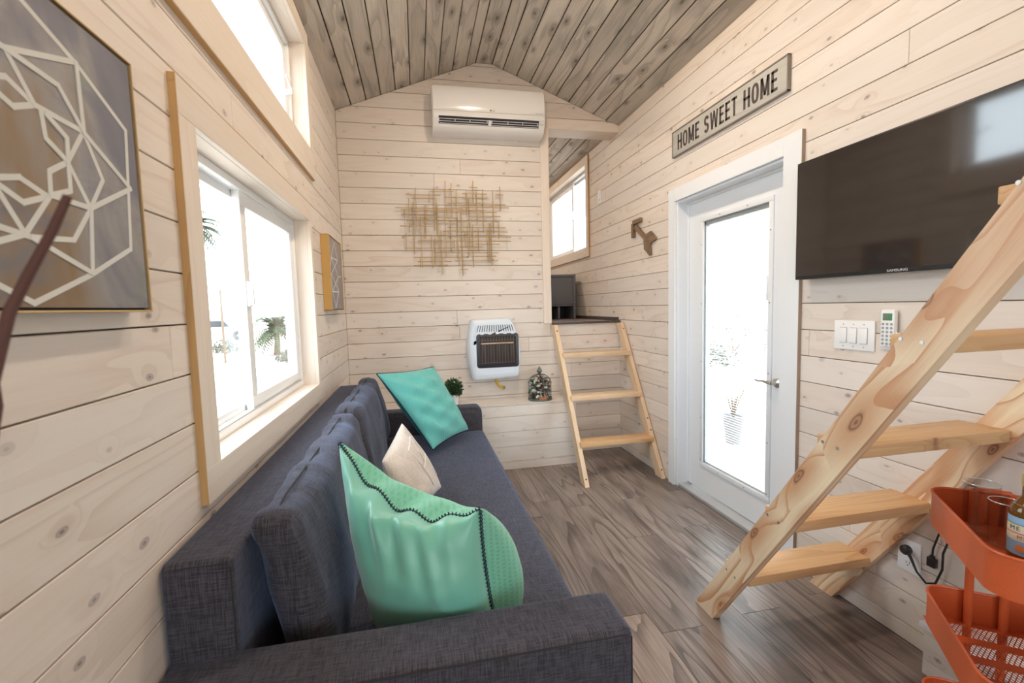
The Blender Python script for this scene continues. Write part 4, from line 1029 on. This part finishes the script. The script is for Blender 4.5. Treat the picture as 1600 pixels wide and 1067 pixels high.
picture('framed_canvas', 2.975, 3.44, 1.372, 1.850, .052, canvas_mat('grey_lilac_abstract', [(.24, .23, .27), (.30, .28, .30), (.36, .31, .28), (.30, .24, .19), (.28, .27, .33), (.25, .25, .27)], 9.1), [inb(l, 2.985, 3.43, 1.385, 1.84) for l in SA], .0075,
        'small framed canvas with a gold side edge, between the left window and back wall', 'framed geometric canvases on the left wall', plain('ochre_gold_edge', (.60, .37, .11), .45), .007)

# ------------------------------------------------------------------ birdcage with dried petals on the ledge
CX, CY, CZ = 1.585, 3.682, LZ
cg = empty('birdcage', (CX, CY, CZ), 'small grey wire birdcage with domed top standing on the ledge', 'birdcage')
ZN = plain('aged_zinc', (.16, .19, .18), .5, .5)
R_, H1, H2 = .098, .150, .225
MB().lathe([(.0, 0), (R_+.004, 0), (R_+.006, .004), (R_+.004, .012), (.0, .012)], (CX, CY, CZ), 32, caps=False).build('base', ZN, cg)
for k_ in range(16):
    a_ = 2*PI*k_/16+.1; c_, s_ = math.cos(a_), math.sin(a_)
    pts = [(CX+R_*c_, CY+R_*s_, CZ+.008), (CX+R_*c_, CY+R_*s_, CZ+H1)]
    for j in range(1, 7):
        t = j/6*PI/2; pts.append((CX+R_*math.cos(t)*c_, CY+R_*math.cos(t)*s_, CZ+H1+(H2-H1)*math.sin(t)))
    MB().tube(pts, .0025 if k_ % 4 == 0 else .0016, 6).build('wire', ZN, cg)
for z_, r_ in ((.018, R_+.002), (.075, R_+.001), (H1, R_+.003)):
    MB().tube([(CX+r_*math.cos(2*PI*j/32), CY+r_*math.sin(2*PI*j/32), CZ+z_) for j in range(32)], .0028 if z_ != .075 else .0018, 6, closed=True).build('ring', ZN, cg)
MB().lathe([(.022, H2-.010), (.010, H2), (.014, H2+.008), (.026, H2+.020), (.018, H2+.038), (.0, H2+.068)], (CX, CY, CZ), 6).build('finial', ZN, cg)
for k_ in range(6):
    a_ = 2*PI*k_/6; MB().lathe([(.0, .0), (.010, .006), (.0, .012)], (CX+R_*math.cos(a_), CY+R_*math.sin(a_), CZ+.014), 8).build('rivet', ZN, cg)
bx('tag', plain('rust_label', (.42, .15, .07), .6), cg, CX-.034, CX+.032, CY-R_-.006, CY-R_-.003, CZ+.014, CZ+.040, .002)
pet_cols = [(.09, .14, .06), (.26, .11, .09), (.78, .70, .58), (.16, .07, .06), (.55, .66, .60), (.45, .33, .22), (.05, .08, .045), (.80, .76, .68)]
pm = N('dried_petals'); pr = pm.n('ShaderNodeAttribute', attribute_name='pc'); pm.set(pr.outputs['Color'], .8)
mb = MB(); rr = random.Random(5); cols = []
for i in range(260):
    rad = (R_-.012)*math.sqrt(rr.random()); a_ = rr.uniform(0, 2*PI); z_ = rr.uniform(.02, .195)
    if z_ > H1: rad *= max(.1, math.sqrt(max(0, 1-((z_-H1)/(H2-H1))**2)))*.9
    elif rr.random() < .7: rad = (R_-.012)*rr.uniform(.75, 1)
    c_ = Vector((CX+rad*math.cos(a_), CY+rad*math.sin(a_), CZ+z_)); s_ = rr.uniform(.013, .028)
    q = Matrix.Rotation(rr.uniform(0, 6.3), 3, Vector((rr.uniform(-1, 1), rr.uniform(-1, 1), rr.uniform(-1, 1))).normalized())
    P = [Vector((-1, 0, 0)), Vector((-.3, -.6, .2)), Vector((.6, -.5, .1)), Vector((1, 0, .35)), Vector((.5, .55, .1)), Vector((-.4, .5, .25))]
    mb.face([c_+q @ (p*s_) for p in P]); cols.append(rr.choice(pet_cols))
mb.lathe([(.02, .012), (.07, .02), (.075, .10), (.06, .17), (.01, .2)], (CX, CY, CZ), 10)
nf_ = len(mb.bm.faces); c0 = Vector((CX, CY, CZ+.11)); mb.bm.faces.ensure_lookup_table()
me = bpy.data.meshes.new('dried_petals'); mb.bm.transform(Matrix.Translation(-c0)); mb.bm.to_mesh(me); mb.bm.free()
ca = me.color_attributes.new('pc', 'FLOAT_COLOR', 'CORNER')
for p in me.polygons:
    c_ = cols[p.index] if p.index < len(cols) else (.07, .05, .04)
    for li in p.loop_indices: ca.data[li].color = (*c_, 1)
me.materials.append(pm.m)
po = bpy.data.objects.new('dried_petals', me); COL.objects.link(po); po.location = c0
tag(po, 'dried leaves and petals filling the small birdcage', 'potpourri', kind='stuff')

# ------------------------------------------------------------------ topiary on the ledge behind the sofa arm
tp = empty('potted_plant', (.845, 3.71, LZ), 'small round dark green plant in a white pot behind the far sofa arm', 'plant')
MB().lathe([(.034, 0), (.046, .085), (.048, .09), (.042, .09), (.040, .078), (0, .078)], (.845, 3.71, LZ), 24).build('pot', WHITE, tp)
rr = random.Random(9); mb = MB()
for i in range(520):
    v = Vector((rr.gauss(0, 1), rr.gauss(0, 1), rr.gauss(0, 1))).normalized(); c_ = Vector((.845, 3.71, LZ+.140))+v*rr.uniform(.050, .072)
    t = (v+Vector((rr.uniform(-.6, .6), rr.uniform(-.6, .6), rr.uniform(-.3, .8)))).normalized(); s_ = t.orthogonal().normalized()*.0060; L_ = t*.026; b_ = t.cross(s_).normalized()*.003
    mb.face([c_, c_+L_*.45+s_+b_, c_+L_, c_+L_*.45-s_+b_])
lvm = N('dark_green_leaf'); fn = lvm.noise(lvm.obj(), 60, 1); lvm.set(lvm.mix(lvm.smooth(fn, .35, .65), (.012, .045, .012, 1), (.05, .13, .035, 1)), .5)
lv = mb.build('foliage', lvm.m, tp, smooth=0); lv['kind'] = 'stuff'
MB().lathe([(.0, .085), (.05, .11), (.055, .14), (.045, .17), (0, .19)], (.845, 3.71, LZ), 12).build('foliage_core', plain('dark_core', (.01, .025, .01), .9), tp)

# ------------------------------------------------------------------ grey cabinet in the loft
GC = plain('grey_painted_wood', (.16, .165, .185), .4)
lc = empty('loft_cabinet', (2.05, 5.1, 1.207), 'grey painted cabinet with open lower shelf standing in the loft', 'cabinet')
x0, x1, y0, y1, z0, z1 = 1.72, 2.365, 4.90, 5.25, 1.207, 1.712
bx('side_panel', GC, lc, x1-.028, x1, y0, y1, z0, z1, .002); bx('side_panel', GC, lc, x0, x0+.028, y0, y1, z0, z1, .002)
bx('top_panel', GC, lc, x0+.028, x1-.028, y0, y1, z1-.028, z1, .002)
bx('door', GC, lc, x0+.030, x1-.030, y0+.006, y0+.020, z0+.165, z1-.032, .004)
bx('shelf', GC, lc, x0+.028, x1-.028, y0+.012, y1-.01, z0+.145, z0+.163, .001)
bx('back_panel', plain('dark_grey_panel', (.05, .052, .065), .6), lc, x0+.028, x1-.028, y1-.016, y1-.004, z0, z1-.03, .001)
bx('divider', GC, lc, 2.16, 2.18, y0+.03, y1-.02, z0, z0+.145, .001)
for z_ in (z0+.12, z0+.19): MB().lathe([(.006, 0), (.004, -.004)], (x1-.014, y0, z_), 10, axis='y').build('hinge_cap', STEEL, lc)

# ------------------------------------------------------------------ orange cart
ct = empty('utility_cart', (2.08, .70, 0), 'burnt orange three-tier metal cart with perforated trays at the right', 'cart')
OR = N('burnt_orange_powder_coat'); fn = OR.noise(OR.obj(), 900, 2); OR.set(OR.mix(OR.smooth(fn, .3, .7), (.50, .085, .022, 1), (.60, .12, .035, 1)), .42); OR.bump(fn, .2, .0004); OR = OR.m
CA = Vector((2.088, 1.000, 0)); cu_ = Vector((-.627, -.779, 0)).normalized(); cv_ = Vector((.779, -.627, 0)).normalized(); CL, CWd = .44, .288
def cp(u, v, z): p = CA+cu_*u+cv_*v; return Vector((p.x, p.y, z))
def rloop(ins, z, rad=.058, n=8):
    out = []
    for (cu, cv, a0) in ((rad, rad, PI), (CL-rad, rad, 1.5*PI), (CL-rad, CWd-rad, 0), (rad, CWd-rad, .5*PI)):
        for k_ in range(n+1):
            a_ = a0+PI/2*k_/n; out.append(cp(cu+(rad-ins)*math.cos(a_), cv+(rad-ins)*math.sin(a_), z))
    return out
for (zt, hh) in ((.782, .098), (.470, .098), (.168, .098)):
    zb = zt-hh
    mb = MB(); mb.grid([rloop(.0, zb), rloop(0, zt), rloop(.0018, zt), rloop(.0018, zb+.0022), rloop(.0, zb)], closed_u=True)
    tray = mb.build('tray', OR, ct, smooth=50)
    MB().tube(rloop(.0006, zt), .0038, 8, closed=True).build('rim', OR, tray)
    if zt > .7:
        mb = MB(); mb.face(rloop(.001, zb+.001)); mb.build('tray_floor', OR, tray, smooth=0)
    else:
        mb = MB(); z_ = zb+.001; t_ = .0012
        def strip(u0_, u1_, v0_, v1_): mb.prism([cp(u0_, v0_, z_), cp(u1_, v0_, z_), cp(u1_, v1_, z_), cp(u0_, v1_, z_)], (0, 0, t_))
        e_ = .030; cols_ = [(e_+.002, .086), (.118, .170), (.202, .254), (.286, .338), (.370, CL-e_)]
        strip(.02, CL-.02, .002, e_); strip(.02, CL-.02, CWd-e_, CWd-.002); strip(.002, e_, .02, CWd-.02); strip(CL-e_, CL-.002, .02, CWd-.02)
        mb.face(rloop(.001, z_-.0006)[:9]+[cp(e_, e_, z_-.0006)])
        for (a_, b_) in zip(cols_, cols_[1:]): strip(a_[1], b_[0], e_, CWd-e_)
        for (a_, b_) in cols_:
            v_ = e_
            while v_ < CWd-e_-.004:
                for sgn in (1, -1):
                    w_ = .0013; v2 = v_+(b_-a_)*.55*sgn
                    lo_, hi_ = min(v_, v2), max(v_, v2)
                    if lo_ < e_ or hi_ > CWd-e_: continue
                    mb.prism([cp(a_, v_-w_, z_), cp(a_, v_+w_, z_), cp(b_, v2+w_, z_), cp(b_, v2-w_, z_)], (0, 0, t_))
                v_ += .0105
        mb.build('mesh_floor', OR, tray, smooth=0)
for (u_, vs__) in ((.016, (.105, .183)), (CL-.016, (.105, .183))):
    for v_ in vs__:
        MB().tube([cp(u_, v_, .065), cp(u_, v_, .79)], .0105, 16).build('post', OR, ct)
    MB().tube([cp(u_, .105, .79), cp(u_, .144, .792), cp(u_, .183, .79)], .008, 12).build('handle', OR, ct)
for (u_, v_) in ((.05, .045), (CL-.05, .045), (.05, CWd-.045), (CL-.05, CWd-.045)):
    c_ = cp(u_, v_, 0)
    wz = MB(); wz.lathe([(.022, -.009), (.0245, -.006), (.0245, .006), (.022, .009)], (c_.x, c_.y, .0245), 20, axis='y'); w_o = wz.build('caster', BLACKM, ct)
    MB().box(c_.x-.014, c_.x+.014, c_.y-.013, c_.y+.013, .045, .070, .003).build('caster_fork', STEEL, ct)

def tumbler(x, y, z, r, h, label, n=32):
    g = empty('drinking_glass', (x, y, z), label, 'glass', 'clear glasses on the cart')
    MB().lathe([(.0, 0), (r*.86, 0), (r*.90, .003), (r, h), (r-.0012, h+.0008), (r-.0022, h), (r*.86, .012), (0, .010)], (x, y, z), n, caps=False).build('bowl', DRINK, g, smooth=40)
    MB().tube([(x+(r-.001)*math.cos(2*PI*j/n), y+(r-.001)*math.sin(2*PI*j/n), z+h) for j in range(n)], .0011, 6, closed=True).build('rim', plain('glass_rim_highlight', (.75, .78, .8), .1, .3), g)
    return g
TZ = .782-.098+.0025
p = cp(.068, .103, 0); tumbler(p.x, p.y, TZ, .040, .145, 'tall clear straight glass at the corner of the top cart tray')
p = cp(.142, .125, 0); tumbler(p.x, p.y, TZ, .034, .125, 'shorter clear glass between the tall glass and the bottle on the cart')
pb = cp(.213, .142, 0)
bt = empty('syrup_bottle', (pb.x, pb.y, TZ), 'amber bottle with a colourful blue and cream label on the cart', 'bottle')
AMB = N('amber_liquid_glass'); AMB.set((.30, .13, .02), .06, spec=.6); AMB.b.inputs['Transmission Weight'].default_value = .55; AMB = AMB.m
rb = .036
MB().lathe([(0, 0), (rb*.93, 0), (rb, .006), (rb, .125), (rb*.93, .140), (rb*.6, .158), (.015, .168), (.0145, .20), (0, .20)], (pb.x, pb.y, TZ), 32, caps=False).build('glass_body', AMB, bt, smooth=50)
MB().lathe([(.0165, .196), (.0165, .222), (.014, .225), (0, .225)], (pb.x, pb.y, TZ), 24).build('cap', plain('gold_cap', (.6, .5, .2), .35, .5), bt)
def wrap(name, mat, z0, z1, r, a0=0, a1=2*PI, n=40):
    rows = [[Vector((pb.x+r*math.cos(a0+(a1-a0)*k_/n), pb.y+r*math.sin(a0+(a1-a0)*k_/n), TZ+z)) for k_ in range(n+1)] for z in (z0, z1)]
    MB().grid(rows).build(name, mat, bt)
wrap('label_band', plain('label_blue', (.28, .50, .72), .5), .022, .118, rb+.0004)
wrap('label_band', plain('label_cream', (.72, .68, .50), .5), .058, .100, rb+.0007)
wrap('label_band', plain('label_red', (.60, .10, .08), .5), .0765, .079, rb+.0010)
wrap('label_band', plain('label_green', (.10, .25, .18), .5), .099, .1015, rb+.0010)
wrap('neck_label', plain('label_pale', (.62, .70, .60), .5), .148, .1485, rb*.80)
ang = math.atan2(CAM.y-pb.y, CAM.x-pb.x)
def lab(s_, z_, size, mat, da=0):
    for i, ch in enumerate(s_):
        a_ = ang+da+(i-(len(s_)-1)/2)*size*.72/rb; ox = Vector((math.cos(a_), math.sin(a_), 0)); tx = Vector((-math.sin(a_), math.cos(a_), 0))
        text('lettering', ch, Vector((pb.x, pb.y, TZ+z_))+ox*(rb+.0012), size, mat, bt, tx, (0, 0, 1), .0002)
lab('ME IDE', .089, .016, plain('label_ink', (.05, .06, .05), .6)); lab('MSTC', .068, .013, plain('label_red_ink', (.55, .07, .05), .6))
a_ = ang-.35; MB().lathe([(.009, 0), (.009, .001)], (0, 0, 0), 16, axis='x').bm.free()
mb = MB(); mb.lathe([(.009, 0), (.009, .0012)], (0, 0, 0), 16, axis='x'); mb.bm.transform(Matrix.Translation((pb.x+math.cos(a_)*(rb+.0002), pb.y+math.sin(a_)*(rb+.0002), TZ+.040)) @ Matrix.Rotation(a_, 4, 'Z')); mb.build('orange_spot', plain('label_orange', (.75, .30, .10), .5), bt)

# ------------------------------------------------------------------ tall dry branches at the left edge
vs2 = empty('dry_branches', (.135, .20, 0), 'dry brown twigs rising at the left edge, close and out of focus', 'branches')
BRK = plain('brown_bark', (.12, .055, .045), .8)
MB().lathe([(.05, 0), (.075, .10), (.08, .25), (.045, .42), (.04, .46), (.048, .47), (.036, .47), (.034, .42), (0, .40)], (.135, .20, 0), 24).build('floor_vase', plain('dark_ceramic_glaze', (.05, .045, .045), .4), vs2)
MB().tube([(.135, .20, .41), (.15, .23, .75), (.185, .28, 1.05), (.236, .335, 1.25), (.262, .35, 1.372), (.276, .352, 1.402), (.296, .352, 1.438), (.309, .35, 1.463)], [.006, .006, .0055, .005, .0042, .0038, .0034, .0030], 8).build('twig', BRK, vs2)
MB().tube([(.135, .19, .41), (.16, .26, .80), (.20, .31, 1.10), (.236, .345, 1.24), (.2465, .35, 1.30), (.2475, .35, 1.325)], [.006, .006, .006, .0055, .0045, .003], 8).build('twig', BRK, vs2)
MB().tube([(.13, .20, .41), (.09, .16, .9), (.06, .2, 1.3), (.08, .18, 1.6)], [.006, .006, .005, .003], 8).build('twig', BRK, vs2)

# ------------------------------------------------------------------ ceiling downlights (real lamps on the ridge board, above and behind the view; plus an added unseen fill lamp in the loft)
def downlight(y, power, lab_):
    r = empty('ceiling_light', (1.21, y, ZR-.014), 'round recessed warm ceiling light '+lab_, 'light', 'recessed ceiling lights')
    z_ = ZR-.0145
    MB().lathe([(.062, 0), (.060, -.006), (.048, -.008), (.046, -.001)], (1.21, y, z_), 28, caps=False).build('trim_ring', WHITE, r)
    e = N('warm_led'); e.b.inputs['Emission Color'].default_value = (1, .80, .60, 1); e.b.inputs['Emission Strength'].default_value = 12
    MB().lathe([(.046, -.002), (.046, -.003)], (1.21, y, z_), 24).build('diffuser', e.m, r)
    l = bpy.data.lights.new('lamp_light', 'AREA'); l.shape = 'DISK'; l.size = .09; l.energy = power; l.color = (1, .80, .60); l.spread = PI
    o = bpy.data.objects.new('lamp_light', l); COL.objects.link(o); o.parent = r; o.matrix_basis = Matrix.Translation((0, 0, -.012))
for y_, lb_ in ((2.3, 'above the middle of the sofa'), (1.0, 'above the near end of the sofa'), (-2.0, 'behind the viewpoint'), (5.6, 'over the raised loft')): downlight(y_, LAMP*(.6 if y_ == 1.0 else 1.15), lb_)

# ------------------------------------------------------------------ outside
GZ = -.75
sand = N('pale_desert_sand'); fn = sand.noise(sand.obj(), .8, 5); sand.set(sand.mix(sand.smooth(fn, .35, .7), (.66, .58, .50, 1), (.50, .43, .37, 1)), .9)
gr = MB().box(-60, 60, -60, 60, GZ-.1, GZ).build('ground', sand.m, None, smooth=0); gr['kind'] = 'structure'
GRN = plain('sunlit_palm_green', (.035, .062, .022), .6); GRN2 = plain('desert_shrub_green', (.10, .11, .085), .7); TRK = plain('palm_trunk', (.16, .11, .07), .9)  # fronds carry one even dark green
def palm(x, y, h, label, s=1.0, seed=1):
    r = empty('palm_tree', (x, y, GZ), label, 'tree', 'trees outside the windows'); rr = random.Random(seed)
    MB().tube([(x, y, GZ), (x+.05, y, GZ+h*.5), (x, y, GZ+h)], [.13*s, .10*s, .09*s], 10).build('trunk', TRK, r)
    mb = MB()
    for i in range(64):
        a_ = 2*PI*i/64*3.1+rr.uniform(-.1, .1); el = rr.uniform(-.5, 1.2); L_ = rr.uniform(1.0, 1.5)*s
        d_ = Vector((math.cos(a_)*math.cos(el), math.sin(a_)*math.cos(el), math.sin(el)))
        pts = [Vector((x, y, GZ+h))+d_*L_*t-Vector((0, 0, .55*L_*t*t)) for t in [k_/7 for k_ in range(8)]]
        for j in range(1, 8):
            t = (pts[j]-pts[j-1]).normalized(); s_ = t.cross(Vector((0, 0, 1))).normalized()
            for sg_ in (1, -1):
                for q_ in (0, .5):
                    b0 = pts[j-1].lerp(pts[j], q_); tipp = b0+t*.22*s+s_*sg_*.34*s*(1-j/11)-Vector((0, 0, .06)); mb.face([b0-t*.03, b0+t*.07, tipp])
    c_ = mb.build('fronds', GRN, r, smooth=0); c_['kind'] = 'stuff'
def bush(x, y, rx, h, label, seed, mat=GRN2):
    r = empty('desert_bush', (x, y, GZ), label, 'bush', 'shrubs outside the windows'); rr = random.Random(seed); mb = MB()
    for i in range(500):
        v = Vector((rr.gauss(0, 1), rr.gauss(0, 1), abs(rr.gauss(0, 1)))).normalized()*rr.uniform(.5, 1)
        c_ = Vector((x+v.x*rx, y+v.y*rx, GZ+.05+v.z*h)); t = Vector((rr.uniform(-1, 1), rr.uniform(-1, 1), rr.uniform(0, 1.2))).normalized(); s_ = t.orthogonal().normalized()*.03
        mb.face([c_, c_+t*.08+s_, c_+t*.18, c_+t*.08-s_])
    o = mb.build('foliage', mat, r, smooth=0); o['kind'] = 'stuff'
    for k_ in range(5):
        a_ = k_*1.3; MB().tube([(x, y, GZ), (x+math.cos(a_)*rx*.35, y+math.sin(a_)*rx*.35, GZ+h*.5)], [.02, .01], 6).build('stem', TRK, r)
palm(-6.4, 24.6, 1.35, 'low bushy palm tree seen through the right half of the sliding window', 1.25, 3)
palm(-6.5, 16.6, 5.0, 'palm tree whose fronds show at the top of the sliding window', .8, 5)
bush(-4.6, 20.4, .7, .5, 'low shrub at the foot of the bushy palm outside', 2); bush(-9.4, 26.5, .8, .7, 'shrub left of the bushy palm outside', 4)
bush(13.2, 16.2, 2.6, 2.2, 'broad shrub seen through the glass door', 6); bush(20.5, 22.5, 3.0, 2.8, 'tall shrub behind the broad one outside the glass door', 8); bush(9.6, 12.8, .9, .8, 'small shrub outside the glass door', 10)
# parked vehicle far outside the sliding window
def car(x, y, rot):
    r = empty('parked_car', (x, y, GZ), 'pale parked off-road vehicle far outside the sliding window', 'car'); CM = Matrix.Translation((x, y, GZ)) @ Matrix.Rotation(rot, 4, 'Z')
    BODY = plain('silver_car_paint', (.45, .48, .52), .3, .3); GLD = plain('dark_car_glass', (.03, .04, .05), .1); TY = plain('tyre_rubber', (.03, .03, .03), .8)
    pr_ = [(-2.0, .55), (-2.05, .95), (-1.75, 1.02), (-1.35, 1.65), (.45, 1.68), (.95, 1.08), (1.85, 1.0), (2.0, .85), (2.0, .5), (1.6, .42), (-1.6, .42)]
    mb = MB(); mb.prism([(a_, -.82, b_) for a_, b_ in pr_], (0, 1.64, 0), .04); mb.bm.transform(CM); mb.build('body', BODY, r, smooth=30)
    mb = MB()
    for yy in (-.835, .825): mb.prism([(-1.25, yy, 1.1), (.75, yy, 1.1), (.35, yy, 1.58), (-1.1, yy, 1.58)], (0, .01, 0))
    mb.bm.transform(CM); mb.build('side_windows', GLD, r, smooth=0)
    for wx in (-1.25, 1.25):
        for wy in (-.80, .80):
            mb = MB(); mb.lathe([(.22, -.11), (.36, -.11), (.38, -.07), (.38, .07), (.36, .11), (.22, .11)], (wx, wy, .38), 24, axis='y'); mb.bm.transform(CM); wo = mb.build('wheel', TY, r)
            mb = MB()
            for k_ in range(5):
                a_ = 2*PI*k_/5; mb.tube([(wx, wy, .38), (wx+.21*math.cos(a_), wy, .38+.21*math.sin(a_))], .03, 6)
            mb.lathe([(.06, -.12), (.06, .12)], (wx, wy, .38), 12, axis='y'); mb.bm.transform(CM); mb.build('hub', SILVER, wo)
car(-14.9, 40.0, .35)
ps = MB().tube([(-7.6, 21.5, GZ), (-7.6, 21.5, 2.4)], .05, 8).build('post', TRK, None); tag(ps, 'thin dark post standing outside the sliding window', 'post')
ps.name = 'fence_post'
# tall planter outside the door
pt = empty('patio_planter', (5.1, 5.75, GZ), 'slim grey planter with a dry plant outside the glass door', 'planter')
MB().lathe([(.10, 0), (.15, .40), (.16, .42), (.14, .42), (.13, .38), (0, .38)], (5.1, 5.75, GZ), 20).build('pot', plain('grey_planter', (.20, .20, .21), .6), pt)
mb = MB(); rr = random.Random(2)
for k_ in range(14):
    a_ = rr.uniform(0, 6.3); mb.tube([(5.1, 5.75, GZ+.37), (5.1+.08*math.cos(a_), 5.75+.08*math.sin(a_), GZ+.65), (5.1+.16*math.cos(a_), 5.75+.16*math.sin(a_), GZ+.85)], [.008, .006, .003], 5)
mb.build('stalks', TRK, pt)
